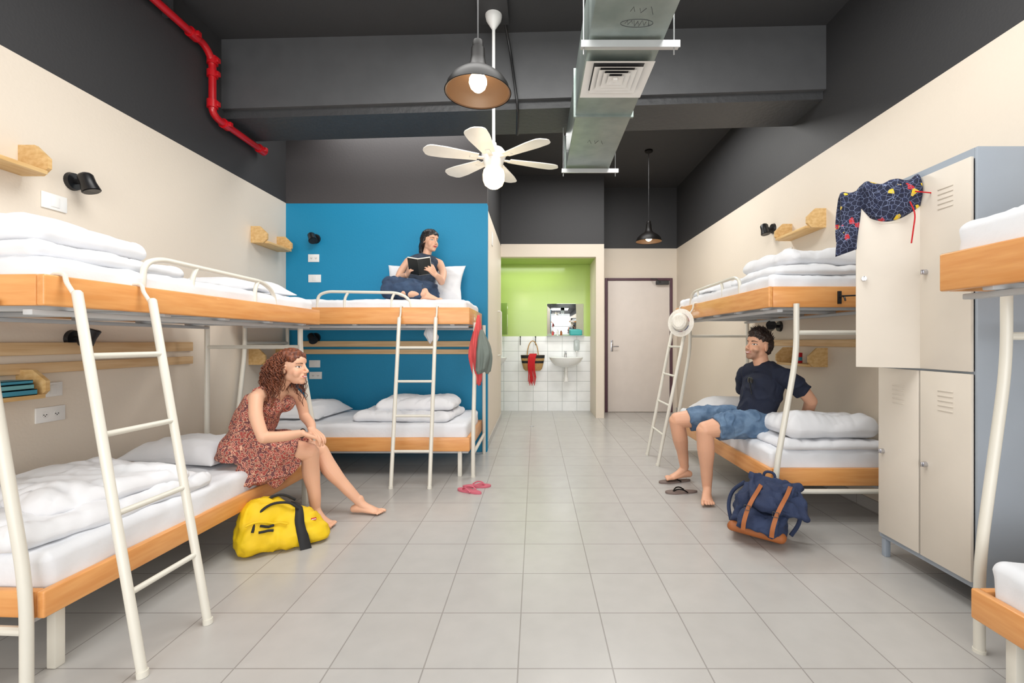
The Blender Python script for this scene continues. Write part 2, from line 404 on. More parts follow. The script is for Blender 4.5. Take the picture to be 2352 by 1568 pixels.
S('wall_niche_front',m_green,(-1.2,-.60,6.87,6.95,0,2.40))
S('ceiling_niche',m_green,(-1.3,.90,6.99,7.6,2.40,2.46))
S('wall_back',m_wr,(1.02,XR,7.45,7.6,0,ZC))
S('baseboard_right',m_floor,(XR-.012,XR,-2.5,7.45,0,.075))
S('baseboard_corridor',m_floor,(-.515,-.505,4.88,6.87,0,.075))
g=G()
def prism(g,pts,z1):
    n=len(pts); vs=[(x,y,z) for (x,y,z) in pts]+[(x,y,z1) for (x,y,z) in pts]
    g.add(vs,[list(range(n))[::-1],list(range(n,2*n))]+[[i,(i+1)%n,n+(i+1)%n,n+i] for i in range(n)])
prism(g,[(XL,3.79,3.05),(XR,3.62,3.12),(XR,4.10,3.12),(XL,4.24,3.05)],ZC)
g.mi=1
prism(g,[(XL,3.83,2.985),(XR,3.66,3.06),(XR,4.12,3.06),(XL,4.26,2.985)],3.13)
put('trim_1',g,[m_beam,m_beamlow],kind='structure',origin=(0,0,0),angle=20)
# door
g=G(); Yd=7.45
for b in [(1.118,1.16,Yd-.03,Yd,0,2.16),(2.165,2.205,Yd-.03,Yd,0,2.16),(1.16,2.165,Yd-.03,Yd,2.12,2.16)]: g.box(*b,.003)
fr=put('door_1',g,m_dframe,kind='structure')
put('door_leaf',G().box(1.165,2.16,Yd-.022,Yd-.001,.01,2.115,.003),m_door,fr)
g=G(); g.box(1.21,1.25,Yd-.03,Yd-.022,.98,1.16,.004); g.tube(fillet([(1.23,Yd-.03,1.06),(1.23,Yd-.075,1.06),(1.33,Yd-.075,1.06)],.015),.009)
put('door_handle',g,m_chrome,fr,label='chrome lever handle on plate')
g=G(); g.box(1.93,2.14,Yd-.075,Yd-.031,2.05,2.11,.008); g.tube([(2.0,Yd-.08,2.09),(1.9,Yd-.16,2.13),(1.85,Yd-.06,2.14)],.009)
put('door_closer',g,m_slot,fr,label='dark metal overhead door closer')
# ------------------------------------------------------------------ duct
du=empty('ventilation_duct',(.46,2.5,2.67),'galvanised rectangular ventilation duct hung under ceiling','duct')
g=G(); x0,x1=.27,.65
g.box(x0,x1,.6,4.16,2.67,2.975,.004)
for yy in(1.2,3.12,4.14): g.box(x0-.012,x1+.012,yy,yy+.02,2.658,2.987)
put('duct_body',g,m_galv,du)
for yy in(2.33,4.06):
    g=G(); g.box(x0-.04,x1+.08,yy,yy+.04,2.635,2.655,.003); g.box(x0-.04,x1+.08,yy-.004,yy,2.625,2.660)
    put('support_strut',g,m_strut,du)
    for xx in(x0-.025,x1+.055): put('threaded_rod',G().cyl((xx,yy+.02,2.60),(xx,yy+.02,3.60 if yy<3 else 3.04),.0035,seg=8),m_strut,du)
g=G(); yc,xc=2.67,.46; 
def sqring(g,h0,h1,z0,z1):
    vs=[];
    for h,z in((h0,z0),(h1,z1),(h1-.004,z1),(h0-.004,z0)):
        for sx,sy in((-1,-1),(1,-1),(1,1),(-1,1)): vs.append((xc+sx*h,yc+sy*h,z))
    fs=[]
    for a in range(4):
        b=(a+1)%4
        for k in range(4): fs.append([a*4+k,a*4+(k+1)%4,b*4+(k+1)%4,b*4+k])
    g.add(vs,fs)
for h in(.186,.135,.105,.075,.045): sqring(g,h,h-.038 if h<.18 else .14,2.648,2.668)
g.box(xc-.012,xc+.012,yc-.012,yc+.012,2.648,2.667)
put('air_diffuser',g,m_white,du,label='white square four-way air diffuser grille')
g=G().box(xc-.14,xc+.14,yc-.14,yc+.14,2.6665,2.6695); put('diffuser_throat',g,m_slot,du)
g=G(); zi=2.6695
def pl(pts,y0,x0,s=1): g.tube([(x0+a*s,y0-b*s,zi) for a,b in pts],.0012,seg=5)
pl([(math.cos(t/30*6.6+1)*(.085-.0004*t),math.sin(t/30*6.6+1)*.028) for t in range(31)],2.22,.49)
for q in([(-.06,.0),(-.05,.02),(-.045,-.01),(-.03,.02),(-.025,0)],[(-.02,.02),(-.01,-.02),(0,.015),(.006,-.006)],[(.01,-.02),(.02,.02),(.035,-.015),(.04,.01)],[(.05,.02),(.06,-.02)]): pl(q,2.22,.49)
for q in([(-.05,.0),(-.04,.03),(-.03,-.0)],[(-.01,.02),(0,-.01),(.02,.02)],[(.04,.03),(.06,-.02)]): pl(q,2.14,.49)
for q in([(-.06,.0),(-.05,.04),(-.03,-.02)],[(-.01,.03),(0,-.02),(.02,.03)],[(.04,.03),(.06,-.03)]): pl(q,3.55,.46)
o=put('handwritten_mark',g,m_ink,du); o['kind']='stuff'
# ------------------------------------------------------------------ red pipe
pp=empty('fire_sprinkler_pipe',(-2.52,3.5,2.92),'red painted sprinkler pipe with couplings along dark wall','pipe')
g=G(); Xp=-2.52
path=fillet([(Xp,-1,3.40),(Xp,3.52,3.40),(Xp,3.60,3.33),(Xp,3.60,2.93),(Xp,3.66,2.90),(Xp,4.28,2.90),(Xp,4.28,2.90)],.06)
g.tube(path[:-1],.027,seg=16)
put('pipe',g,m_red,pp)
for a,b in(((Xp,3.36,3.40),(Xp,3.43,3.40)),((Xp,3.60,3.30),(Xp,3.60,3.36)),((Xp,3.60,3.20),(Xp,3.60,3.25)),((Xp,3.60,2.96),(Xp,3.60,3.02)),((Xp,3.72,2.90),(Xp,3.78,2.90)),((Xp,4.20,2.90),(Xp,4.28,2.90)),((Xp,2.9,3.40),(Xp,2.96,3.40))):
    g=G(); g.cyl(a,b,.039,seg=16); m=(V(a)+V(b))/2; g.box(m.x-.012,m.x+.055,m.y-.018,m.y+.018,m.z-.018,m.z+.018,.004); put('coupling',g,m_red,pp)
for a in((3.2,3.40),(2.4,3.40)): put('wall_bracket',G().box(XL,Xp,a[0]-.012,a[0]+.012,a[1]-.012,a[1]+.20),m_slot,pp)
g=G(); g.tube(fillet([(-.24,3.4,ZC-.02),(-.23,3.60,3.58),(-.20,3.67,3.45),(-.16,3.67,3.15),(-.14,3.68,3.0),(-.16,4.0,2.93)],.08),.011)
put('electrical_conduit',g,m_black,label='dark conduit running down the face of beam',category='conduit')
g=G(); g.box(-.43,-.20,3.25,3.55,3.57,ZC,.01)
put('ceiling_junction_box',g,m_ceil,label='dark painted junction box on the ceiling',category='junction box')
# ------------------------------------------------------------------ pendants
def pendant(x,y,zr,label):
    e=empty('pendant_lamp',(x,y,zr),label,'pendant lamp',group='industrial pendant lamps')
    g=G(); g.cyl((x,y,zr+.25),(x,y,ZC-.02),.004,seg=8); put('cord',g,m_black,e)
    put('ceiling_rose',G().lathe([(0.001,0),(.05,-.0),(.05,-.02),(.02,-.035),(.004,-.04)],(x,y,ZC)),m_bronze,e)
    prof=[(.010,.27),(.024,.26),(.028,.245),(.028,.225),(.034,.22),(.036,.17),(.044,.135),(.062,.112),(.10,.09),(.135,.062),(.156,.03),(.163,.0),(.170,-.004)]
    put('lamp_shade',G().lathe(prof+[(.168,-.006)],(x,y,zr),seg=48),m_bronze,e)
    put('shade_lining',G().lathe([(.165,-.004),(.158,.0),(.151,.03),(.131,.058),(.098,.084),(.06,.104),(.038,.128),(.02,.13)],(x,y,zr),seg=48),m_bronzein,e,label='warm reflective inside of shade')
    g=G().lathe([(.001,-.0),(.02,.004),(.037,.02),(.046,.045),(.044,.065),(.03,.09),(.016,.11),(.014,.14)],(x,y,zr+.0),seg=24); put('bulb',g,m_bulb,e,label='glowing round frosted bulb')
    L=bpy.data.lights.new('bulb_light','POINT'); L.energy=.8; L.color=(1,.82,.58); L.shadow_soft_size=.03
    o=bpy.data.objects.new('bulb_light',L); o.location=(x,y,zr-.05); COL.objects.link(o)
pendant(-.293,2.35,2.41,'dark bronze dome pendant lamp beside ceiling fan')
pendant(1.47,5.99,2.44,'dark bronze dome pendant lamp near grey door')
# ------------------------------------------------------------------ fan
fx,fy=-.312,3.44
f=empty('ceiling_fan',(fx,fy,2.3),'cream ceiling fan on long white rod with glowing globe','ceiling fan')
put('canopy',G().lathe([(.001,0),(.062,0),(.062,-.03),(.055,-.06),(.03,-.10),(.014,-.125),(.001,-.125)],(fx,fy,ZC-.03)),m_white,f)
put('down_rod',G().cyl((fx,fy,2.55),(fx,fy,3.52),.012),m_white,f)
put('motor_housing',G().lathe([(.001,.12),(.02,.12),(.026,.09),(.07,.075),(.088,.05),(.09,.015),(.078,-.01),(.07,-.04),(.062,-.075),(.001,-.075)],(fx,fy,2.50)),m_white,f)
put('light_globe',G().lathe([(.064,0),(.074,-.01),(.082,-.045),(.08,-.085),(.066,-.12),(.036,-.142),(.001,-.148)],(fx,fy,2.425)),m_globe,f,label='glowing frosted glass globe')
for k in range(6):
    a=math.radians(20+k*60); X=Matrix.Translation((fx,fy,2.50))@Matrix.Rotation(a,4,'Z')@Matrix.Rotation(math.radians(7),4,'X')
    g=G(X); n=18; vs=[]
    for i in range(n+1):
        t=i/n; x=.12+t*.395; w=.046+.030*min(1,t*1.6)
        if t>.84: w*=math.sqrt(max(.03,1-((t-.84)/.16)**2))
        for zz in(.003,-.003):
            for s_ in(-1,1): vs.append((x,s_*w,zz))
    fs=[]
    for i in range(n):
        a0=i*4;b0=a0+4; fs+=[[a0,a0+1,b0+1,b0],[a0+2,b0+2,b0+3,a0+3],[a0,b0,b0+2,a0+2],[a0+1,a0+3,b0+3,b0+1]]
    fs+=[[0,2,3,1],[n*4,n*4+1,n*4+3,n*4+2]]
    g.add(vs,fs); g.box(.06,.18,-.016,.016,-.008,.002,.002)
    put('fan_blade',g,m_blade,f)
L=bpy.data.lights.new('globe_light','POINT'); L.energy=4; L.color=(1,.86,.66); L.shadow_soft_size=.07
o=bpy.data.objects.new('globe_light',L); o.location=(fx,fy,2.18); COL.objects.link(o)
# ------------------------------------------------------------------ bunk beds
def frameT(O,u,v): 
    return Matrix(((u[0],v[0],0,O[0]),(u[1],v[1],0,O[1]),(0,0,1,0),(0,0,0,1)))
def bunk(T,Lb,W,zu,zl,label,wood,woodx,lad=None,guard=None,lower0=0,ladfoot=.34,ends=(0,1),po=(.16,.03)):
    base=T@V((Lb/2,W/2,0)); e=empty('bunk_bed',base,label,'bunk bed',group='wooden bunk beds with cream steel frames')
    for nm,(z0,z1),u0 in(('upper_bed_frame',zu,0),('lower_bed_frame',zl,lower0)):
        g=G(T); t=.028
        g.box(u0,Lb,W-t,W,z0,z1,.006,3); g.box(u0,Lb,0,t,z0,z1,.006)
        g.mi=1
        g.box(u0,u0+t,t,W-t,z0,z1,.006); g.box(Lb-t,Lb,t,W-t,z0,z1,.006)
        put(nm,g,[wood,woodx],e)
        g=G(T); g.box(u0+t,Lb-t,t,W-t,z0+.012,z0+.024)
        for q in range(5):
            uu=u0+.15+(Lb-u0-.3)*q/4; g.box(uu-.018,uu+.018,t,W-t,z0-.010,z0+.0115,.003)
        g.box(u0+.02,Lb-.02,W-.10,W-.065,z0-.03,z0-.0105,.003); g.box(u0+.02,Lb-.02,.06,.095,z0-.03,z0-.0105,.003)
        put('bed_base',g,m_under,e)
    def post(u,vt,vb,zt):
        g=G(T); g.tube(fillet([(u,vt,zt),(u,vt,1.06),(u,vb,.33),(u,vb,0)],.14,8),.0175,seg=14)
        g.cyl((u,vb,0),(u,vb,.012),.020); put('bed_post',g,m_cream,e)
    us=[-.025,Lb+.025]
    for k in ends:
        u=us[k]
        post(u,W-po[0],W-po[1],zu[0]+.02); 
        g=G(T); g.tube([(u,.04,zu[0]+.02),(u,.04,0)],.0175,seg=14); put('bed_post',g,m_cream,e)
        g=G(T); g.tube([(u,.05,zu[0]-.16),(u,W-po[0]-.005,zu[0]-.16)],.015); put('crossbar',g,m_cream,e)
        g=G(T); g.tube([(u,.05,zl[0]-.025),(u,W-po[1]-.01,zl[0]-.025)],.015); put('crossbar',g,m_cream,e)
    for u,v in((lower0+.09,W-.06),(Lb-.09,W-.06)):
        put('bed_leg',G(T).box(u-.017,u+.017,v-.017,v+.017,0,zl[0]-.0,.004),m_cream,e)
    if guard:
        u0,u1=guard; zt=zu[1]+.135; v=W-.035
        pts=[(u0-.02,v,zu[1]-.03),(u0-.01,v,zt-.03),(u0+.07,v,zt),(u1-.10,v,zt-.01),(u1,v,zt-.06),(u1+.02,v,zu[1]-.03)]
        g=G(T); g.tube(fillet(pts,.06,6),.0125,seg=12)
        a=u0+(u1-u0)*.28;b=u0+(u1-u0)*.80
        for q in(a,b): g.tube(fillet([(q,v,zu[1]-.03),(q,v,zt-.06),(q+.03,v,zt-.005)],.03),.011)
        put('guard_rail',g,m_cream,e)
    if lad:
        l=empty('ladder',T@V(((lad[0]+lad[1])/2,W+ladfoot-.05,0)),None,None,None,e)
        zt=zu[0]+.055; vt=W+.055
        for u in lad:
            g=G(T); g.tube([(u,W+ladfoot-.02,0),(u,vt+.001,zt-.008),(u,vt,zt)],[.0155,.0155,.010],seg=14)
            g.tube(fillet([(u,vt+.002,zt-.03),(u,W+.016,zt+.03),(u,W+.012,zu[1]+.008),(u,W-.033,zu[1]+.008),(u,W-.035,zu[1]-.02)],.02,4),.0075,seg=10)
            g.cyl((u,W+ladfoot-.02,0),(u,W+ladfoot-.0215,.02),.018)
            put('ladder_rail',g,m_cream,l)
        for k in range(4):
            z=.28+k*.27; v=W+ladfoot-.02+(vt-(W+ladfoot-.02))*z/zt
            put('ladder_rung',G(T).tube([(lad[0],v,z),(lad[1],v,z)],.0105,seg=12),m_cream,l)
    return e
uA=V((.08,1.77,0)).normalized(); vA=V((uA.y,-uA.x,0)); OA=V((-1.63,1.53,0))-vA*.90
TA=frameT(OA,uA,vA); TB=frameT((-2.50,4.74),(1,0),(0,-1)); TC=frameT((2.26,2.89),(0,1),(-1,0)); TD=frameT((2.26,1.67),(0,-1),(-1,0))
zA=((1.26,1.365),(.22,.31)); zB=((1.285,1.425),(.222,.337)); zCc=((1.355,1.485),(.235,.345)); zD=((1.32,1.455),(.215,.315))
bunk(TA,1.79,.90,*zA,'orange wood bunk bed with leaning ladder beside beige wall',m_woodY,m_woodX,lad=(.055,.35),guard=(.42,1.30),ladfoot=.31)
bunk(TB,1.95,.89,*zB,'orange wood bunk bed with ladder beside blue wall',m_woodX,m_woodY,lad=(1.38,1.68),guard=(.68,1.44),ladfoot=.30)
bunk(TC,1.92,.80,*zCc,'orange wood bunk bed beside beige wall near lockers',m_woodY,m_woodX,lad=(1.34,1.74),guard=(.5,1.55),ladfoot=.36)
bunk(TD,1.90,.80,*zD,'orange wood bunk bed beside the grey-blue lockers',m_woodY,m_woodX,lower0=.12,ends=(0,1),po=(.27,.17))
def mattress(T,u0,u1,v0,v1,z0,z1,seed,label,sag=0):
    g=G(T); rbox(g,u0,u1,v0,v1,z0,z1,min(.035,(z1-z0)*.45),div=.03,wr=.008,seed=seed,ws=5)
    return put('mattress',g,m_sheet,label=label,category='mattress',group='sheeted mattresses on bunk beds',angle=0)
mattress(TA,.03,1.76,.03,.872,zA[0][0]+.03,1.435,1,'white sheeted mattress on upper bunk beside beige wall')
mattress(TA,.03,1.76,.03,.872,zA[1][0]+.03,.42,2,'white sheeted mattress on lower bunk under woman in dress')
mattress(TB,.03,1.92,.03,.862,zB[0][0]+.03,1.495,3,'white sheeted mattress on upper bunk under reading woman')
mattress(TB,.03,1.92,.03,.862,zB[1][0]+.03,.445,4,'white sheeted mattress on lower bunk beside blue wall')
mattress(TC,.03,1.89,.03,.772,zCc[0][0]+.03,1.565,5,'white sheeted mattress on upper bunk near lockers')
mattress(TC,.03,1.89,.03,.772,zCc[1][0]+.03,.455,6,'white sheeted mattress on lower bunk under seated man')
mattress(TD,.03,1.87,.03,.772,zD[0][0]+.03,1.56,7,'white sheeted mattress on upper bunk beside lockers')
mattress(TD,.15,1.87,.03,.772,zD[1][0]+.03,.43,8,'white sheeted mattress on lower bunk beside lockers')
def duvet(name,label,T,parts,mat=m_duvet):
    g=G(T)
    for p in parts: (puff if len(p)>2 else cushion)(g,*p[0],**p[1])
    cat='pillow' if name=='pillow' else 'duvet'
    return put(name,g,mat,label=label,category=cat,group='white pillows' if name=='pillow' else 'white duvets',angle=0)
duvet('duvet','rolled white duvet on upper bunk beside beige wall',TA,[(((.36,.43,1.430),(.66,.80,.075)),dict(wr=.012,seed=3),1),(((.27,.42,1.490),(.48,.76,.115)),dict(wr=.016,seed=4,rot=-.04),1)])
duvet('pillow','white pillow on upper bunk beside beige wall',TA,[(((1.42,.50,1.437),(.42,.62,.11)),dict(wr=.010,seed=5,p=3,corner=-.04,edge=.12))])
duvet('duvet','crumpled white duvet on lower bunk beside beige wall',TA,[(((.42,.45,.415),(.82,.78,.10)),dict(wr=.028,seed=6,rot=.06),1),(((.50,.48,.475),(.54,.62,.10)),dict(wr=.030,seed=16,rot=.3),1)])
duvet('pillow','white pillow on lower bunk behind woman in dress',TA,[(((1.30,.38,.42),(.42,.64,.14)),dict(wr=.012,seed=7,p=3,rot=.15,corner=-.04,edge=.12))])
duvet('pillow','white pillow on lower bunk beside blue wall',TB,[(((.42,.42,.446),(.44,.60,.15)),dict(wr=.012,seed=8,p=3,rot=.1,corner=-.04,edge=.12))])
duvet('duvet','folded white duvet on lower bunk beside blue wall',TB,[(((1.36,.47,.443),(.86,.64,.10)),dict(wr=.016,seed=10,rot=.05),1),(((1.42,.42,.525),(.70,.54,.12)),dict(wr=.022,seed=11,rot=-.05),1)])
g=G(); cushion(g,(-1.09,4.62,1.66),(.74,.44,.14),wr=.018,seed=12,p=3,tilt=Matrix.Rotation(math.radians(68),3,'X'),corner=-.05,edge=.1,low=.5)
put('pillow',g,m_duvet,label='white pillow propped against blue wall behind woman',category='pillow',group='white pillows',angle=0)
duvet('duvet','folded white duvet on upper bunk near lockers',TC,[(((.42,.38,1.562),(.76,.68,.09)),dict(wr=.014,seed=13),1),(((.40,.36,1.640),(.60,.58,.13)),dict(wr=.024,seed=14,rot=.1),1)])
duvet('pillow','white pillow on upper bunk at far end',TC,[(((1.40,.42,1.563),(.50,.60,.12)),dict(wr=.014,seed=15,p=3,corner=-.04))])
duvet('duvet','puffy white duvet on lower bunk beside seated man',TC,[(((.22,.37,.450),(.40,.66,.08)),dict(wr=.010,seed=18),1),(((.23,.35,.515),(.40,.62,.16)),dict(wr=.024,seed=17,rot=.03),1)])
duvet('pillow','white pillow on lower bunk behind seated man',TC,[(((1.50,.42,.455),(.44,.60,.16)),dict(wr=.012,seed=19,p=3,corner=-.04,edge=.1))])
duvet('duvet','folded white duvet on upper bunk beside lockers',TD,[(((.38,.36,1.555),(.60,.56,.08)),dict(wr=.012,seed=20),1),(((.38,.33,1.62),(.52,.46,.10)),dict(wr=.018,seed=21),1)])
# ------------------------------------------------------------------ wall planks
def plank(name,mat,b,label):
    return put(name,G().box(*b,.004),mat,label=label,category='plank',group='pine wall planks')
plank('wall_plank',m_pine,(XL,XL+.022,.6,3.45,1.07,1.135),'pine plank fixed along beige wall above lower bunk')
plank('wall_plank',m_pine,(XL,XL+.022,.6,3.45,.975,1.03),'pine plank fixed along beige wall above lower bunk')
plank('wall_plank',m_pineX,(-2.45,-.62,4.748,4.77,1.085,1.145),'pine plank fixed on blue wall above lower bunk')
plank('wall_plank',m_pineX,(-2.45,-.62,4.748,4.77,1.01,1.06),'pine plank fixed on blue wall above lower bunk')
plank('wall_plank',m_pine,(XR-.022,XR,2.9,4.7,1.10,1.155),'pine plank fixed on beige wall above lower bunk')
def shelf(side,y0,y1,z,label,h=.15,d=.15):
    wx=XL if side=='l' else XR; s=1 if side=='l' else -1
    e=empty('wall_shelf',(wx+s*d/2,(y0+y1)/2,z),label,'shelf',group='small pine wall shelves')
    b=sorted((wx,wx+s*d)); put('shelf_board',G().box(b[0],b[1],y0+.02,y1-.02,z,z+.02,.002),m_shelf,e)
    for y in(y0,y1-.02):
        pr=[(0,0),(d*.75,0),(d,.035),(d,.085),(d*.55,h),(0,h)]
        vs=[(wx+s*a,yy,z+b_) for yy in(y,y+.02) for a,b_ in pr]; n=6
        g=G().add(vs,[list(range(n))[::-1],list(range(n,2*n))]+[[i,(i+1)%n,n+(i+1)%n,n+i] for i in range(n)])
        put('end_bracket',g,m_shelf,e)
    return e
shelf('l',1.75,2.32,1.97,'pine shelf on beige wall beside black spotlight')
shelf('l',4.18,4.62,2.035,'pine shelf on beige wall next to blue wall')
shelf('l',1.80,2.31,.86,'pine shelf holding blue books above lower bunk',h=.14)
shelf('l',4.15,4.60,.93,'pine shelf in corner behind woman in dress')
shelf('r',3.62,4.12,2.035,'pine shelf high on beige wall above bunk')
shelf('r',3.60,4.10,.94,'pine shelf on beige wall beside seated man')
def book(b,mat,label,rot=0):
    c=V(((b[0]+b[1])/2,(b[2]+b[3])/2,b[4]))
    e=empty('book',c,label,'book',group='paperbacks on the low shelf')
    put('pages',G().box(b[0]+.004,b[1]-.004,b[2]+.004,b[3]-.004,b[4]+.003,b[5]-.003),m_paper,e)
    g=G(); g.box(b[0],b[1],b[2],b[3],b[4],b[4]+.003); g.box(b[0],b[1],b[2],b[3],b[5]-.003,b[5]); g.box(b[1]-.003,b[1],b[2],b[3],b[4],b[5]); put('cover',g,mat,e)
book((-2.56,-2.44,2.06,2.26,.881,.908),m_booka,'blue paperback lying on pine shelf')
book((-2.56,-2.445,2.05,2.25,.909,.934),m_bookt,'pale teal paperback on top of stack')
book((-2.56,-2.45,2.07,2.25,.935,.953),m_booka,'thin blue paperback on top of stack')
g=G().lathe([(.001,0),(.036,0),(.037,.004),(.037,.02)],(2.19,3.86,.961)); g.mi=1; g.lathe([(.0365,.02),(.0365,.05)],(2.19,3.86,.961)); g.mi=0; g.lathe([(.0365,.05),(.037,.085),(.001,.087)],(2.19,3.86,.961))
put('tin_can',g,[m_scarf,m_booka],label='red and blue round tin on pine shelf',category='tin')
def spot(p,n,aim,label):
    p=V(p);n=V(n);aim=V(aim).normalized(); e=empty('wall_spotlight',p,label,'spotlight',group='black wall spotlights')
    put('mounting_plate',G().cyl(p,p+n*.02,.05,.045,seg=24),m_black,e)
    j=p+n*.085; g=G(); g.cyl(p+n*.02,j,.014,.014); g.ell(j,.022); put('swivel_arm',g,m_black,e)
    a=j-aim*.05; b=j+aim*.055
    g=G(); pts=[a+aim*.0,a+aim*.008,a+aim*.02,a+aim*.06,b,b+aim*.004,b-aim*.012]; g.tube(pts,[.012,.028,.036,.036,.044,.040,.030],seg=22); put('lamp_head',g,m_black,e)
    put('lens',G().cyl(b-aim*.014,b-aim*.01,.034,.034),m_plastic,e)
spot((XL,2.57,2.03),(1,0,0),(.3,.1,-.9),'black adjustable spotlight beside pine shelf on beige wall')
spot((XL,2.57,1.155),(1,0,0),(.25,.15,.9),'black adjustable spotlight under upper bunk on beige wall')
spot((-2.27,4.77,2.20),(0,-1,0),(.4,-.4,-.7),'black adjustable spotlight on blue wall')
spot((-2.27,4.77,1.18),(0,-1,0),(.4,-.4,-.4),'black adjustable spotlight under upper bunk on blue wall')
spot((XR,4.42,2.22),(-1,0,0),(.1,-.2,-.9),'black adjustable spotlight beside pine shelf on beige wall')
spot((XR,4.30,1.28),(-1,0,0),(-.2,-.4,.1),'black adjustable spotlight above seated man')
def outlet(c,n,w,h,kind,label):
    c=V(c);n=V(n); s=V((0,0,1)).cross(n); X=Matrix((s,V((0,0,1)),n)).transposed().to_4x4(); X.translation=c
    e=empty('wall_'+('switch' if kind=='s' else 'socket'),c,label,'switch' if kind=='s' else 'socket',group='white switches and sockets')
    put('cover_plate',G(X).box(-w/2,w/2,-h/2,h/2,0,.009,.003),m_plastic,e)
    if kind=='s': put('rocker',G(X).box(-w*.17,w*.17,-h*.32,h*.32,.009,.013,.0015),m_white,e)
    else:
        for q in((-w*.2,w*.2) if w>h*1.3 else (0,)):
            g=G(X); g.lathe([(.018,.0092),(.018,.0105),(.014,.0105)],(q,0,0)); g.mi=1
            for dx,dy in((-.007,0),(.007,0),(0,-.007)): g.cyl((q+dx,dy,.0088),(q+dx,dy,.0098),.003,seg=8)
            put('socket_face',g,[m_white,m_slot],e)
outlet((XL,2.47,1.885),(1,0,0),.13,.085,'s','white switch plate on beige wall under spotlight')
outlet((XL,2.46,.885),(1,0,0),.10,.075,'s','white switch plate on beige wall above lower bunk')
outlet((XL,2.45,.755),(1,0,0),.15,.08,'o','white double socket on beige wall above lower bunk')
outlet((-2.29,4.77,2.00),(0,-1,0),.115,.08,'o','white socket plate on blue wall')
outlet((-2.28,4.77,1.79),(0,-1,0),.13,.08,'s','white switch plate on blue wall')
outlet((-2.28,4.77,.91),(0,-1,0),.115,.075,'s','white switch plate on blue wall above lower bunk')
outlet((-2.27,4.77,.79),(0,-1,0),.13,.075,'o','white socket plate on blue wall above lower bunk')
outlet((XR,4.15,1.94),(-1,0,0),.11,.08,'s','white switch plate on beige wall below shelf')
outlet((-.515,5.45,2.35),(1,0,0),.10,.16,'s','small white control panel on corridor wall')
# ------------------------------------------------------------------ lockers
lx0,lx1,ly0,ly1,lz0,lz1=1.845,2.265,1.925,2.475,.10,1.955; lm=2.20
lk=empty('locker_cabinet',((lx0+lx1)/2,(ly0+ly1)/2,0),'blue-grey and beige four-door metal locker, one door open','locker')
g=G(); t=.014
g.box(lx0,lx1,ly0,ly0+t,lz0,lz1,.002); g.box(lx0,lx1,ly1-t,ly1,lz0,lz1,.002)
g.box(lx0,lx1,ly0+t,ly1-t,lz1-.045,lz1-.0005); g.box(lx0,lx1,ly0+t,ly1-t,lz0+.0005,lz0+.032)
g.box(lx1-t,lx1-.001,ly0+t,ly1-t,lz0+.032,lz1-.045)
g.box(lx0+.001,lx1-t,lm-.008,lm+.008,lz0+.032,lz1-.045)
for a,b in((ly0+t,lm-.008),(lm+.008,ly1-t)): g.box(lx0+.001,lx1-t,a,b,1.0,1.014)
put('locker_body',g,m_lblue,lk)
for x in(lx0+.02,lx1-.03):
    for y in(ly0+.02,ly1-.02): put('leg',G().box(x-.014,x+.014,y-.014,y+.014,0,lz0,.003),m_lblue,lk)
def ldoor(y0,y1,z0,z1,ang=0):
    w=y1-y0
    T=Matrix.Translation((lx0-.0025,y0,z0))@Matrix.Rotation(ang,4,'Z')
    h=z1-z0
    d=put('locker_door',G(T).box(-.014,0,.002,w-.002,0,h,.002),m_lbeige,lk)
    for q in range(5):
        put('vent_louvre',G(T).box(-.0165,-.0142,w*.32,w*.62,h*.80+q*.022,h*.80+q*.022+.006,.001),m_lbeige,d)
    g=G(T); g.cyl((-.0142,w-.035,h*.5),(-.030,w-.035,h*.5),.013,.011,seg=16); g.box(-.038,-.0302,w-.037,w-.033,h*.5-.011,h*.5+.011,.001)
    if ang: g.cyl((0.0005,w-.035,h*.5),(.018,w-.035,h*.5),.013,.011,seg=16)
    put('lock_knob',g,m_chrome,d,label='chrome turning lock')
ldoor(ly0+.012,lm-.003,1.012,1.918); ldoor(ly0+.012,lm-.003,.128,1.002)
ldoor(lm+.003,ly1-.012,.128,1.002); ldoor(lm+.003,ly1-.012,1.012,1.895,ang=math.radians(58))
g=G(); g.tube(fillet([(1.90,2.885,1.42),(1.90,2.84,1.42),(1.90,2.83,1.39)],.02),.005); g.tube([(1.885,2.84,1.42),(1.99,2.84,1.424)],.005); g.box(1.888,1.912,2.88,2.889,1.375,1.455,.002)
put('latch_hook',g,m_black,label='black metal hook on end board of bunk',category='hook')
dirv=V((-math.sin(math.radians(58)),math.cos(math.radians(58)),0)); hinge=V((lx0-.002,lm+.004,0))
nrm=V((-dirv.y,dirv.x,0))
if nrm.y>0: nrm=-nrm
e=empty('swim_shorts',hinge+dirv*.15+V((0,0,1.86)),'navy patterned swim shorts draped over locker door','swim shorts')
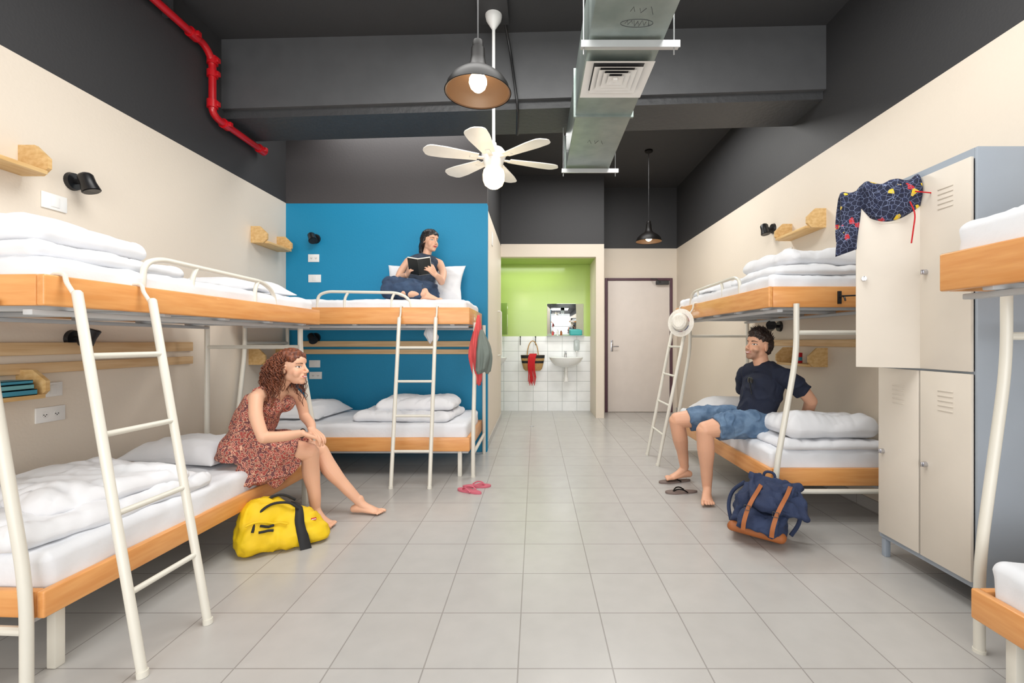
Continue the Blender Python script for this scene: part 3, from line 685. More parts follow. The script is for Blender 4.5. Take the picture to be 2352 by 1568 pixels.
def drape(g,s0,s1,top,front,back,seed,n=40,m=44,th=.010,bulge=.05):
    L_=[[],[]]
    for i in range(n+1):
        a=i/n; s_=s0+(s1-s0)*a; fl=front(a); bl=back(a); ends=math.sqrt(max(0,1-abs(2*a-1)**6))
        for j in range(m+1):
            b=j/m; t=b*(fl+bl+.06); fall=math.sqrt(max(0,1-abs(2*b-1)**8))
            fold=.5+.5*math.sin(s_*62+2.2*math.sin(b*5+seed)+seed)
            out=(.012+bulge*fold*(.5+.5*fb((s_*5,b*3,seed),1.5,seed)))*ends*fall+.004
            if t<fl: o=V((nrm.x,nrm.y,0)); p0=o*(th+.002); z=top-(fl-t)
            elif t<fl+.06:
                q=(t-fl)/.06*math.pi; o=V((nrm.x*math.cos(q),nrm.y*math.cos(q),math.sin(q))); p0=V((nrm.x,nrm.y,0))*math.cos(q)*(th+.002); z=top+math.sin(q)*.006
            else: o=V((-nrm.x,-nrm.y,0)); p0=o*(th+.002); z=top-(t-fl-.06)
            base=hinge+dirv*(s_+.010*math.sin(b*7+seed)); base=V((base.x,base.y,z))+p0
            L_[0].append(base+o*out); L_[1].append(base)
    vs=L_[0]+L_[1]; N_=len(L_[0]); fs=[]
    for k in(0,N_):
        for i in range(n):
            for j in range(m):
                f=[k+i*(m+1)+j,k+(i+1)*(m+1)+j,k+(i+1)*(m+1)+j+1,k+i*(m+1)+j+1]; fs.append(f if k==0 else f[::-1])
    for i in range(n):
        for j in(0,m): a=i*(m+1)+j; b=a+m+1; fs.append([a,b,b+N_,a+N_])
    for j in range(m):
        for i in(0,n): a=i*(m+1)+j; b=a+1; fs.append([a,b,b+N_,a+N_])
    g.add(vs,fs)
g=G(); drape(g,.005,.262,1.897,lambda t:.10+.07*math.sin(t*3.0+.2)-.05*max(0,t-.75)*4,lambda t:.13,3,bulge=.055)
drape(g,.245,.335,1.875,lambda t:.27+.03*t,lambda t:.22,8,bulge=.02,n=20)
ob=put('fabric',g,m_swim,e,angle=0)
a=hinge+dirv*.05+nrm*.06; 
put('drawstring',G().tube(fillet([(a.x,a.y,1.80),(a.x+.01,a.y-.02,1.74),(a.x-.01,a.y-.02,1.60)],.04),.003,seg=6),m_scarf,e,label='red drawstring'); a=hinge+nrm*.06
put('drawstring',G().tube(fillet([(a.x-.04,a.y,1.84),(a.x+.05,a.y-.03,1.82),(a.x+.06,a.y-.03,1.68)],.04),.003,seg=6),m_scarf,e,label='red drawstring')
# ------------------------------------------------------------------ bathroom niche
def sink(x,label):
    e=empty('wash_basin',(x,7.42,.86),label,'sink',group='wall-hung wash basins')
    g=G(); prof=[(.001,-.15),(.09,-.148),(.17,-.12),(.235,-.06),(.265,-.01),(.272,.008),(.262,.014),(.24,.004),(.20,-.05),(.12,-.10),(.001,-.115)]
    g.lathe(prof,(x,7.40,.875),seg=40,sy=.68); g.box(x-.20,x+.20,7.50,7.60,.80,.885,.02)
    put('basin',g,m_ceramic,e)
    g=G(); g.cyl((x,7.53,.885),(x,7.53,.96),.02,.016); g.tube(fillet([(x,7.53,.94),(x,7.50,.97),(x,7.40,.945)],.03),.012); g.cyl((x,7.53,.96),(x,7.53,.985),.014,.02)
    put('faucet',g,m_chrome,e)
    g=G(); g.cyl((x,7.42,.73),(x,7.42,.56),.022); g.cyl((x,7.42,.56),(x,7.42,.50),.035); g.tube([(x,7.42,.6),(x,7.59,.6)],.018); put('drain_trap',g,m_plastic,e)
sink(.49,'white wall-hung basin under square mirror'); sink(-.73,'white wall-hung basin partly behind corridor wall')
put('wall_mirror',G().box(.19,.79,7.588,7.6,1.25,1.76,.002),m_mirror,label='frameless mirror above white basin on green wall',category='mirror',group='frameless mirrors')
put('wall_mirror',G(Matrix.Translation((-.99,7.596,0))@Matrix.Rotation(math.radians(-16),4,'Z')).box(0,.565,-.012,0,1.25,1.76,.002),m_mirror,label='angled frameless mirror beside corridor wall',category='mirror',group='frameless mirrors')
put('glass_shelf',G().box(.18,.80,7.49,7.6,1.225,1.237,.002),m_clear,label='narrow glass shelf under bathroom mirror',category='shelf')
def bottle(x,y,z,r,h,mat,label):
    put('toiletry_bottle',G().lathe([(.001,0),(r,0),(r,h*.7),(r*.5,h*.8),(r*.45,h),(.001,h)],(x,y,z),seg=16),mat,label=label,category='bottle',group='toiletries on glass shelf')
bottle(.36,7.54,1.237,.016,.09,m_plastic,'small white toiletry bottle on glass shelf'); bottle(.42,7.54,1.237,.018,.07,m_leather,'small brown toiletry bottle on glass shelf')
bottle(.28,7.54,1.237,.014,.06,m_coral,'small red toiletry bottle on glass shelf')
g=G(); rbox(g,.56,.76,7.50,7.58,1.237,1.33,.02); put('toiletry_pouch',g,m_teal,label='teal toiletry pouch on glass shelf',category='pouch',group='toiletries on glass shelf')
g=G(); g.box(.63,.72,7.52,7.598,.99,1.17,.02); g.mi=1; g.cyl((.675,7.55,.99),(.675,7.55,.96),.012); put('soap_dispenser',g,[m_clear,m_plastic],label='translucent wall soap dispenser below mirror',category='soap dispenser')
for x in(-.25,.0): 
    g=G(); g.tube(fillet([(x,7.598,1.20),(x,7.56,1.20),(x,7.55,1.08),(x,7.53,1.09)],.02),.006); g.ell((x,7.56,1.215),.012); put('towel_hook',g,m_black,label='black hook on white tiled wall',category='hook',group='towel hooks')
bx,by,bz=-.045,7.46,.67
e=empty('straw_basket_bag',(bx,by,bz),'striped woven straw basket bag hanging on hook','bag')
g=G(); vs=[(.001,0),(.12,0),(.15,.03),(.175,.12),(.19,.2),(.195,.25)]
g.lathe(vs[:4],(bx,by,bz),sy=.45,seg=40); g.mi=1; g.lathe([vs[3],(.182,.16)],(bx,by,bz),sy=.45,seg=40); g.mi=0; g.lathe([(.182,.16),vs[4]],(bx,by,bz),sy=.45,seg=40); g.mi=1; g.lathe([vs[4],vs[5],(.185,.25)],(bx,by,bz),sy=.45,seg=40); g.mi=0; g.lathe([(.185,.25),(.17,.12),(.11,.02)],(bx,by,bz),sy=.45,seg=40)
put('basket_body',g,[m_straw,m_web],e)
for dy in(-.06,.06):
    g=G(); g.tube([(bx-.09*math.cos(t*math.pi/12),by+dy*(1-math.sin(t*math.pi/12)*.8),bz+.23+.25*math.sin(t*math.pi/12)) for t in range(13)],.008,seg=8); put('bag_handle',g,m_straw,e)
g=G()
for k in range(9):
    x=bx-.06+.012*k; pts=[(x+.02,by-.07,bz+.27),(x,by-.105,bz+.22),(x-.01+.012*math.sin(k*2.1),by-.11,bz+.08),(x+.012*math.sin(k),by-.10,bz-.04-.03*(k%3)),(x-.01,by-.10,bz-.17-.03*(k%3))]
    g.tube(pts,[.012,.014,.012,.009,.006],seg=8)
put('scarf',g,m_scarf,label='red fringed scarf hanging over straw bag',category='scarf')
g=G(); g.tube(fillet([(-.515,6.3,.95),(-.47,6.3,.95),(-.47,6.3,1.55),(-.515,6.3,1.55)],.03),.012); put('grab_bar',g,m_cream,label='vertical cream grab bar on corridor wall',category='handle')
put('floor_drain',G().cyl((-.05,6.2,0.0),(-.05,6.2,.004),.03),m_chrome,label='small round chrome drain in tiled floor',category='drain')
# ------------------------------------------------------------------ hat, jackets
hc=V((1.32,4.19,1.31))
e=empty('straw_hat',hc,'white straw fedora with striped band hanging on bunk','hat')
X=V((-.55,-1,.15)).normalized().to_track_quat('Z','Y').to_matrix()
g=G(); g.lathe([(.112,.0),(.115,.006),(.092,.003),(.074,.008),(.072,.035),(.066,.085),(.048,.10),(.025,.088),(.001,.085)],hc,X=X,sy=1.12); put('hat_body',g,m_hat,e)
m_band=pattern('striped_band',[(0,(70,90,150)),(.35,(238,238,238)),(.8,(170,60,80))],40,.8,'CELL')
g=G(); g.lathe([(.0755,.008),(.0745,.026)],hc,X=X,sy=1.12); put('hat_band',g,m_band,e,label='red white and blue striped band')
def hang(c,wx,wy,h,seed,taper=.5):
    g=G(); n,m=36,34; vs=[]
    for j in range(m+1):
        t=j/m; z=c[2]-t*h; w=.18+.82*math.sin(min(1,t*1.5)*math.pi/2); w*=1-(1-taper)*max(0,t-.6)/.4
        if t>.97: w*=.8
        for i in range(n):
            a=2*math.pi*i/n; f=1+.22*math.sin(a*5+seed+t*2.5)*min(1,t*2)+.12*math.sin(a*9+seed*2-t*3)
            vs.append((c[0]+math.cos(a)*wx*w*f+.01*math.sin(t*5+seed),c[1]+math.sin(a)*wy*w*f,z+.015*math.sin(a*3+seed)*t))
    fs=[[j*n+i,j*n+(i+1)%n,(j+1)*n+(i+1)%n,(j+1)*n+i] for j in range(m) for i in range(n)]+[list(range(n))[::-1],[m*n+i for i in range(n)]]
    return g.add(vs,fs)
put('coral_jacket',hang((-.505,4.02,1.37),.055,.085,.60,2,.45),m_coral,label='coral pink jacket hanging at end of bunk',category='jacket',angle=0)
put('grey_jacket',hang((-.445,3.90,1.24),.062,.085,.36,5,.85),m_greyfab,label='grey green jacket hanging at end of bunk',category='jacket',angle=0)
put('hanging_sheet',hang((-.93,4.10,1.285),.055,.05,.15,4,.5),m_duvet,label='white sheet corner hanging below the upper bunk',category='sheet',angle=0)
# ------------------------------------------------------------------ people toolkit
def norm(v): return V(v).normalized()
def frame(f,u):
    f=norm(f); r=f.cross(V(u)).normalized(); u=r.cross(f); return Matrix((r,f,u)).transposed()
def head(g,c,X,fem=True,s=1.):
    c=V(c); L=lambda x,y,z:(X@(V((x,y,z))*s))+c
    e=lambda p,r,Y=None: g.ell(L(*p),tuple(q*s for q in r),X if Y is None else X@Y,20,14)
    e((0,-.010,.034),(.073,.092,.086)); e((0,.018,-.020),(.059,.066,.072)); e((0,.050,.045),(.057,.036,.04))
    jw=.044 if fem else .050
    e((0,.030,-.060),(jw,.050,.042)); e((0,.062,-.084),(.024 if fem else .030,.022,.021))
    for q in(-1,1):
        e((q*jw*.85,.0,-.045),(.020,.034,.032)); e((q*.036,.048,-.026),(.024,.026,.034))
        e((q*.0745,-.008,-.004),(.007,.017,.029),Matrix.Rotation(q*-.25,3,'Z')); e((q*.010,.0920,-.029),(.0070,.008,.006))
    g.limb([L(0,.080,.024),L(0,.091,-.002),L(0,.1035,-.020),L(0,.101,-.027)],[.0085*s,.0085*s,.0095*s,.0075*s],seg=12)
    e((0,.074,-.055),(.030,.018,.022))
def face(me,c,X,skin,hairc,lip,s=1.,stub=None,smile=1.,teeth=True,fem=True):
    Xi=X.inverted(); c=V(c); sk=V(rgb(skin)[:3]); hb=V(rgb(hairc)[:3]); lp=V(rgb(lip)[:3]); wh=V((.78,.76,.74)); ir=V((.035,.02,.014))
    bm=bmesh.new(); bm.from_mesh(me)
    loc=lambda co:(Xi@(co-c))/s
    sm=[]
    for v in bm.verts:
        p=loc(v.co)
        if p.length<.14 and p.y>-.03 and p.z>-.11 and abs(p.x)<.066 and not(abs(p.x)<.020 and -.036<p.z<.02 and p.y>.07): sm.append(v)
    for k in range(8): bmesh.ops.smooth_vert(bm,verts=sm,factor=.5,use_axis_x=True,use_axis_y=True,use_axis_z=True)
    def inr(v):
        p=loc(v.co); return p.y>.035 and abs(p.x)<.058 and -.080<p.z<.050
    ed=[e for e in bm.edges if inr(e.verts[0]) and inr(e.verts[1])]
    bmesh.ops.subdivide_edges(bm,edges=ed,cuts=3,use_grid_fill=True)
    g=lambda a,w: math.exp(-(a/w)**2)
    for v in bm.verts:
        p=loc(v.co)
        if p.y<.035 or p.length>.14: continue
        ax=abs(p.x); d=0
        mz=-.056+smile*8*ax*ax
        d-=.0060*g(ax-.030,.016)*g(p.z-.010,.011)
        r=((ax-.031)/.0145)**2+((p.z-.008)/.0095)**2
        if r<1: d+=.0052*math.sqrt(1-r)
        d+=.0018*g(ax-.030,.018)*g(p.z-.032,.007)
        if ax<.03:
            w=max(0,1-(ax/.026)**2)
            d+=w*(.0034*g(p.z-mz-.0045,.0038)+.0042*g(p.z-mz+.0050,.0042)-.0030*g(p.z-mz,.0014))
            d-=.0016*g(p.z-mz+.013,.004)*w
        d+=.0018*smile*g(ax-.038,.016)*g(p.z+.026,.014)
        d-=.0012*smile*g(ax-(.022+.35*max(0,-.03-p.z)),.0035)*g(p.z+.043,.014)
        v.co+=X@V((p.x*.25,1,0)).normalized()*d*s
    bm.to_mesh(me); bm.free()
    me.polygons.foreach_set('use_smooth',[True]*len(me.polygons))
    cols=[]
    ss=lambda a,b,x: min(1,max(0,(x-a)/(b-a)))
    for v in me.vertices:
        p=loc(v.co); col=sk*(1+.05*noise.noise(v.co*9))
        if p.length<.14 and p.y>.02:
            ax=abs(p.x)
            if stub:
                k=ss(-.030,-.045,p.z) if ax<.03 else ss(-.02+(.03-ax)*.3,-.04,p.z)
                k*=(1-.6*g(ax,.028)*g(p.z+.056,.010))*ss(.02,.045,p.y); col=col.lerp(V(rgb(stub)[:3]),.58*k)
            else:
                d=((ax-.042)/.02)**2+((p.z+.024)/.017)**2
                if d<1.6: col=col.lerp(V((col.x*1.02,col.y*.80,col.z*.76)),.35*max(0,1-d/1.6))
            mz=-.056+smile*8*ax*ax
            if p.y>.05:
                d=(ax/.025)**2+((p.z-mz+.0005)/.0085)**2
                if d<1.15: col=col.lerp(lp,min(1,(1.15-d)*4))
                if teeth and (ax/.019)**2+((p.z-mz)/.0034)**2<1: col=V((.82,.80,.76))
                elif ax<.022 and abs(p.z-mz)<.0009: col=lp*.35
                dz=p.z-.008-.08*(ax-.031); dx=ax-.031
                hgt=.0050 if dz>0 else .0040
                d=(dx/.0130)**2+(dz/hgt)**2
                if d<1:
                    col=wh
                    r2=dx*dx+dz*dz
                    if r2<.0052**2: col=ir*.4 if r2<.0022**2 else ir
                elif d<1.9 and dz>0: col=hb*.35
                elif d<1.5: col=col*.70
                else: col=col*(1-.16*g(dx,.016)*g(p.z-.014,.009))
                t=(ax-.014)/.036
                if 0<t<1:
                    bz=.0285+.0065*math.sin(t*2.3)-.004*t; th=(.0034 if fem else .0046)*(1-.55*t)
                    if abs(p.z-bz)<th: col=col.lerp(hb,.9)
                if p.y>.088 and ((ax-.0062)**2+(p.z+.0345)**2)<.0028**2: col=sk*.30
        cols+=[col.x,col.y,col.z,1]
    at=me.color_attributes.new('Col','FLOAT_COLOR','POINT'); at.data.foreach_set('color',cols)
def hand(g,w,d,n,side,curl=.5,s=1.,thumb=.6,spread=.06):
    w=V(w); d=norm(d); n=V(n); n=(n-d*n.dot(d)).normalized(); t=V(side); t=(t-d*t.dot(d)-n*t.dot(n)).normalized()
    P=lambda a,b,c:w+(d*a+t*b+n*c)*s
    offs=[.032,.0108,-.0108,-.031]; ln=[.068,.078,.072,.056]
    for o in offs: g.limb([P(-.01,o*.55,0),P(.04,o*.9,0),P(.088,o,.0)],[.0135*s,.0125*s,.0105*s],seg=10,sub=2)
    for o,l in zip(offs,ln):
        a=0; p=P(.088,o,0); pts=[p]; sp=o*spread*10
        for k,(fr_,cc) in enumerate(((.44,.9),(.32,1.1),(.24,.8))):
            a+=curl*cc; dr=(d*math.cos(a)+n*math.sin(a)+t*sp*6).normalized() if k==0 else (d*math.cos(a)+n*math.sin(a)+t*sp*2).normalized(); p=p+dr*l*fr_*s; pts.append(p)
        g.limb(pts,[.0094*s,.0085*s,.0079*s,.0068*s],seg=10,sub=2)
    th=[P(.012,.022,.004),P(.045,.048,.012),P(.072,.058+.01*thumb,.020),P(.095,.058,.026+.01*curl)]
    g.limb(th,[.0145*s,.0125*s,.0105*s,.0085*s],seg=10,sub=2)
def foot(g,ank,toe,s=1.,side=1):
    a=V(ank); d=norm(toe); up=V((0,0,1)); up=(up-d*up.dot(d)).normalized(); t=d.cross(up)*side
    P=lambda x,y,z:a+(d*x+t*y+up*z)*s
    g.limb([P(-.045,0,-.052),P(-.01,0,-.045),P(.05,.004,-.055),P(.12,.006,-.068)],[(.027*s,.026*s),(.030*s,.032*s),(.034*s,.024*s),(.043*s,.014*s)],side=t,seg=16)
    g.limb([P(-.005,0,.02),P(.02,0,-.02),P(.07,.008,-.045),P(.12,.01,-.062)],[(.030*s,.033*s),(.030*s,.03*s),(.030*s,.022*s),(.034*s,.014*s)],side=t,seg=16)
    for k,(y,l,r) in enumerate(((.034,.052,.0125),(.013,.046,.009),(-.003,.041,.0085),(-.018,.035,.008),(-.031,.028,.0078))):
        g.limb([P(.115,y*.9,-.068),P(.12+l*.55,y*1.1,-.066),P(.12+l,y*1.12,-.071)],[r*s,r*s*.95,r*s*.85],seg=10,sub=2)
def haircap(g,c,X,s=1.,e=0):
    c=V(c); L=lambda x,y,z:(X@(V((x,y,z))*s))+c
    g.ell(L(0,-.008,.066),((.079+e)*s,(.089+e)*s,(.062+e)*s),X,24,16); g.ell(L(0,-.045,.022),((.079+e)*s,(.066+e)*s,(.088+e)*s),X,24,16)
    return L
def person(base,label): return empty('person',base,label,'person')
def wrinkle(me,s,seed,amp,zf=None):
    displace(me,lambda c:(ridge(c,s,seed)-.4)*amp*(zf(c) if zf else 1))
# ------------------------------------------------------------------ woman in printed dress
hc=V((-1.455,2.76,.980)); X=frame((.985,-.10,.03),(0,0,1)); HS=.93
pe=person((-1.68,2.74,.42),'person in sleeveless printed dress seated on lower bunk, barefoot')
side=norm((.18,.98,0))
g=G(); head(g,hc,X,True,HS)
pv=V((-1.70,2.74,.515))
g.limb([pv,V((-1.685,2.74,.60)),V((-1.655,2.75,.69)),V((-1.605,2.755,.785)),V((-1.555,2.76,.845))],[(.158,.112),(.118,.088),(.122,.090),(.134,.086),(.096,.053)],side=side,seg=24)
g.limb([(-1.565,2.76,.83),(-1.525,2.76,.885),(-1.475,2.76,.945)],[.050,.041,.041])
nsh=V((-1.580,2.610,.820)); fsh=V((-1.535,2.900,.820))
g.limb([nsh,(-1.58,2.76,.843),fsh],[.039,.052,.039])
g.ell((-1.555,2.70,.762),(.05,.055,.05)); g.ell((-1.540,2.82,.762),(.05,.055,.05))
wn=V((-1.375,2.72,.600)); wf=V((-1.385,2.86,.595))
g.limb([nsh,(-1.55,2.560,.725),(-1.500,2.540,.612)],[.039,.035,.031]); g.limb([(-1.500,2.540,.612),(-1.43,2.62,.602),wn],[.033,.030,.022])
g.limb([fsh,(-1.51,2.965,.755),(-1.495,2.985,.658)],[.039,.034,.030]); g.limb([(-1.495,2.985,.658),(-1.43,2.93,.62),wf],[.032,.029,.022])
kn=V((-1.395,2.86,.455)); kf=V((-1.40,3.0,.425)); an=V((-1.375,2.885,.085)); af=V((-1.165,3.055,.08))
hand(g,wn,(.62,.62,-.42),(-.35,-.2,-.9),(-.5,.6,.3),curl=.42,s=.88)
hand(g,wf,(.85,-.42,-.48),(-.4,.0,-.9),(-.3,-.9,.1),curl=.42,s=.88)
g.limb([(-1.69,2.67,.505),(-1.54,2.77,.495),kn],[.086,.073,.053]); g.limb([kn,(-1.405,2.885,.33),(-1.385,2.888,.20),an],[.051,.052,.038,.029])
g.limb([(-1.69,2.83,.50),(-1.54,2.92,.475),kf],[.086,.073,.053]); g.limb([kf,(-1.345,3.015,.31),(-1.255,3.035,.19),af],[.051,.052,.038,.029])
foot(g,an,(.92,-.38,0),.93,1); foot(g,af,(.98,-.08,0),.93,-1)
me=blob(g,.0036,3); face(me,hc,X,(228,178,148),(70,40,28),(190,90,84),HS)
b=put('body',me,m_skin,pe,angle=0)
g=G()
g.limb([pv+V((-.012,0,-.055)),pv+V((-.005,0,.0)),(-1.687,2.74,.60),(-1.658,2.75,.69),(-1.608,2.755,.785)],[(.184,.138),(.178,.132),(.132,.102),(.136,.103),(.139,.099)],side=side,seg=28,cap=False)
g.ell((-1.550,2.70,.759),(.06,.065,.055)); g.ell((-1.534,2.82,.759),(.06,.065,.055))
g.limb([(-1.70,2.68,.50),(-1.56,2.765,.50),(-1.47,2.82,.485)],[.108,.098,.090],cap=False); g.limb([(-1.70,2.82,.50),(-1.56,2.90,.485),(-1.47,2.955,.465)],[.108,.098,.090],cap=False)
g.limb([(-1.56,2.66,.50),(-1.575,2.64,.40),(-1.555,2.62,.335)],[(.10,.035),(.12,.035),(.14,.03)],side=(.8,.55,0),cap=False)
g.limb([(-1.50,2.74,.48),(-1.49,2.73,.39),(-1.47,2.75,.345)],[(.10,.035),(.11,.03),(.11,.025)],side=(.6,.8,0),cap=False)
for sh in(nsh,fsh):
    yy=sh.y+(.045 if sh is nsh else -.045)
    g.tube([(-1.52,yy,.788),(-1.535,yy,.858),(-1.575,yy,.880),(-1.62,yy,.858),(-1.655,yy,.785)],.009,seg=8)
me=blob(g,.005,4); wrinkle(me,9,3,.010,lambda c:1 if c.z<.75 else .3)
put('dress',me,m_dress,pe,angle=0,label='red and cream printed sleeveless dress')
put('wrist_strap',G().tube([wn+(side*math.cos(t)*.025+V((0,0,1))*math.sin(t)*.025) for t in [k*math.pi/8 for k in range(16)]],.004,seg=6,closed=True),m_black,pe)
g=G(); Lh=haircap(g,hc,X,HS,.001)
g.ell(Lh(0,-.072,-.03),(.066,.046,.08),X)
me=blob(g,.005,2)
displace(me,lambda c:fb(c,34,2,2)*.009)
g=G(); g.bm.from_mesh(me)
rr=random.Random(3)
for k in range(560):
    a=rr.uniform(-1.0,1.0)*2.2; el=rr.uniform(-.3,1.4)
    d=V((math.sin(a)*math.cos(el),-math.cos(a)*math.cos(el),math.sin(el)))
    if d.y>.25 and d.z<.8: continue
    if d.y>-.05 and abs(d.x)<.45: continue
    p=V((d.x*.084,d.y*.094-.02,d.z*.094+.03)); ln=rr.uniform(.10,.28); n=34; ph=rr.uniform(0,6.28); rad=rr.uniform(.007,.016); w=rr.uniform(14,26); pts=[];rs=[]
    out=V((d.x*1.1,min(d.y,.0)*1.0,0)); r0=rr.uniform(.0028,.0044)
    for i in range(n):
        t=i/(n-1); q=p+out*(.042*math.sin(min(1,t*2)*1.57)+.020*t)+V((0,-.010*t,-ln*t*(.35+.65*t)))
        q+=V((math.cos(ph+t*w)*rad,math.sin(ph+t*w)*rad,math.sin(ph*2+t*w)*rad*.3))*min(1,.4+t)
        if q.y>.022 and abs(q.x)<.080: q.y=.022
        pts.append(Lh(*q)); rs.append(r0*(1-.5*t))
    g.tube(pts,rs,seg=5)
put('hair',g.mesh('hair',False),m_hairr,pe,angle=0,label='curly auburn shoulder-length hair')
# ------------------------------------------------------------------ man in navy shirt
hc=V((1.640,3.40,1.10)); X=frame((-.94,-.30,.18),(.10,0,1))
pe=person((1.62,3.40,.455),'person in navy shirt and denim shorts seated on lower bunk')
side=norm((.33,-.94,0)); pv=V((1.625,3.42,.555))
g=G(); head(g,hc,X,False,.98)
g.limb([pv,(1.640,3.41,.65),(1.665,3.40,.76),(1.685,3.40,.86),(1.680,3.40,.925)],[(.146,.106),(.134,.094),(.148,.100),(.160,.096),(.105,.058)],side=side,seg=24)
g.limb([(1.682,3.40,.90),(1.665,3.40,.97),(1.648,3.40,1.05)],[.062,.053,.053])
nsh=V((1.745,3.232,.890)); fsh=V((1.618,3.568,.890))
g.limb([nsh,(1.685,3.40,.925),fsh],[.050,.065,.050])
ne=V((1.925,3.225,.725)); nw=V((1.965,3.38,.575)); fe=V((1.70,3.73,.69)); fw=V((1.80,3.70,.50))
g.limb([nsh,(1.84,3.215,.82),ne],[.050,.046,.040]); g.limb([ne,(1.950,3.30,.655),nw],[.041,.038,.027])
g.limb([fsh,(1.65,3.66,.80),fe],[.050,.046,.040]); g.limb([fe,(1.75,3.73,.60),fw],[.041,.038,.027])
hand(g,nw,(.40,.80,-.30),(0,0,-1),(.6,-.6,0),curl=.12); hand(g,fw,(.9,.2,-.2),(0,0,-1),(0,-1,0),curl=.12)
kn=V((1.185,3.235,.520)); kf=V((1.105,3.62,.525)); an=V((1.235,3.325,.095)); af=V((1.215,3.765,.110))
g.limb([(1.60,3.32,.545),(1.40,3.27,.55),kn],[.094,.082,.059]); g.limb([kn,(1.205,3.265,.38),(1.225,3.305,.22),an],[.057,.059,.043,.033])
g.limb([(1.58,3.52,.545),(1.35,3.58,.55),kf],[.094,.082,.059]); g.limb([kf,(1.145,3.66,.38),(1.19,3.73,.23),af],[.057,.059,.043,.033])
foot(g,an,(-.28,-.95,0),1.02,1); foot(g,af,(-.95,-.22,0),1.02,-1)
me=blob(g,.0038,3); face(me,hc,X,(220,168,138),(34,24,20),(178,98,90),.98,stub=(88,60,46),fem=False,smile=1.1)
put('body',me,m_skin,pe,angle=0)
g=G()
g.limb([pv+V((0,0,.015)),(1.640,3.41,.65),(1.665,3.40,.76),(1.685,3.40,.86),(1.680,3.40,.935)],[(.160,.120),(.148,.108),(.161,.112),(.172,.108),(.097,.060)],side=side,seg=28,cap=False)
g.limb([nsh,(1.682,3.40,.932),fsh],[.064,.073,.064]); g.limb([nsh,(1.80,3.220,.855),(1.865,3.217,.79)],[.066,.063,.061],cap=False); g.limb([fsh,(1.635,3.62,.82),(1.66,3.67,.75)],[.064,.060,.058],cap=False)
g.limb([(1.672,3.40,.93),(1.665,3.40,.968)],[.071,.062],cap=False)
me=blob(g,.005,4); wrinkle(me,9,5,.009)
put('shirt',me,m_shirt,pe,angle=0,label='navy short-sleeved polo shirt')
g=G()
g.limb([pv+V((.0,0,-.075)),pv+V((0,0,.05))],[(.162,.124),(.158,.118)],side=side,cap=False)
g.limb([(1.62,3.33,.54),(1.40,3.27,.552),(1.265,3.245,.530)],[.108,.098,.087],cap=False); g.limb([(1.60,3.51,.54),(1.36,3.575,.552),(1.20,3.605,.530)],[.108,.098,.087],cap=False)
me=blob(g,.005,4); wrinkle(me,11,6,.010)
put('shorts',me,m_denim,pe,angle=0,label='faded blue denim shorts')
g=G(); Lh=haircap(g,hc,X,.98,.000); g.ell(Lh(0,.045,.100),(.054,.038,.022),X)
me=blob(g,.004,1)
displace(me,lambda c:fb(c,60,2,3)*.006)
g=G(); g.bm.from_mesh(me); rr=random.Random(5)
for k in range(900):
    a=rr.uniform(-math.pi,math.pi); el=rr.uniform(-.25,1.5); d=V((math.sin(a)*math.cos(el),-math.cos(a)*math.cos(el),math.sin(el)))
    if d.y>-.1 and d.z<.45: continue
    if d.y>.3 and d.z<.62: continue
    p=V((d.x*.078,d.y*.088-.008,d.z*.090+.038)); ln=rr.uniform(.018,.042)*(1 if d.z>.3 else .4); fw_=V((rr.uniform(-.6,.6),.5+rr.uniform(-.3,.4),rr.uniform(.0,.5)))
    pts=[p+d*(ln*.5*math.sin(t*1.6))+fw_*ln*t*t for t in (0,.33,.66,1)]
    g.tube([Lh(*q) for q in pts],[.0034,.0031,.0024,.0008],seg=5)
put('hair',g.mesh('hair',False),m_haird,pe,angle=0,label='short dark brown tousled hair')
g=G(); q=V((1.558,3.325,.86))
for dy in(-.022,.022): g.ell(q+V((-.010,dy,-.0)),(.006,.019,.022))
g.tube([q+V((-.01,-.02,.02)),q+V((-.01,.02,.02))],.003,seg=6); g.tube([q+V((-.006,.03,.01)),q+V((.0,.0,-.10))],.003,seg=6)
put('sunglasses',g,m_sun,label='black sunglasses hanging from shirt collar',category='sunglasses')
# ------------------------------------------------------------------ reading woman
hc=V((-1.02,4.47,2.105)); X=frame((.76,-.62,-.05),(.05,0,1))
pe=person((-1.08,4.38,1.495),'person in denim outfit reading a book on upper bunk')
side=norm((1,.0,-.08)); pv=V((-1.10,4.40,1.60))
g=G(); head(g,hc,X,True,.94)
g.limb([pv,(-1.10,4.43,1.69),(-1.09,4.46,1.79),(-1.085,4.48,1.87),(-1.075,4.485,1.945)],[(.160,.12),(.115,.09),(.120,.092),(.136,.085),(.088,.055)],side=side,seg=24)
g.limb([(-1.075,4.485,1.93),(-1.055,4.485,1.99),(-1.035,4.48,2.06)],[.048,.041,.042])
ls=V((-1.230,4.47,1.915)); rs_=V((-.930,4.47,1.895)); g.limb([ls,(-1.08,4.485,1.935),rs_],[.040,.053,.040])
g.ell((-1.145,4.40,1.85),(.055,.05,.05)); g.ell((-1.02,4.40,1.85),(.055,.05,.05))
le=V((-1.305,4.36,1.72)); lw=V((-1.17,4.20,1.745)); re=V((-.885,4.34,1.70)); rw=V((-.905,4.18,1.745))
g.limb([ls,(-1.285,4.43,1.82),le],[.040,.035,.031]); g.limb([le,(-1.23,4.27,1.735),lw],[.033,.031,.022])
g.limb([rs_,(-.885,4.42,1.80),re],[.040,.035,.031]); g.limb([re,(-.89,4.25,1.725),rw],[.033,.031,.022])
hand(g,lw,(.40,-.60,.45),(.75,.3,.1),(0,.3,.9),curl=.5,s=.88); hand(g,rw,(-.35,-.60,.45),(-.75,.3,.1),(0,.3,.9),curl=.5,s=.88)
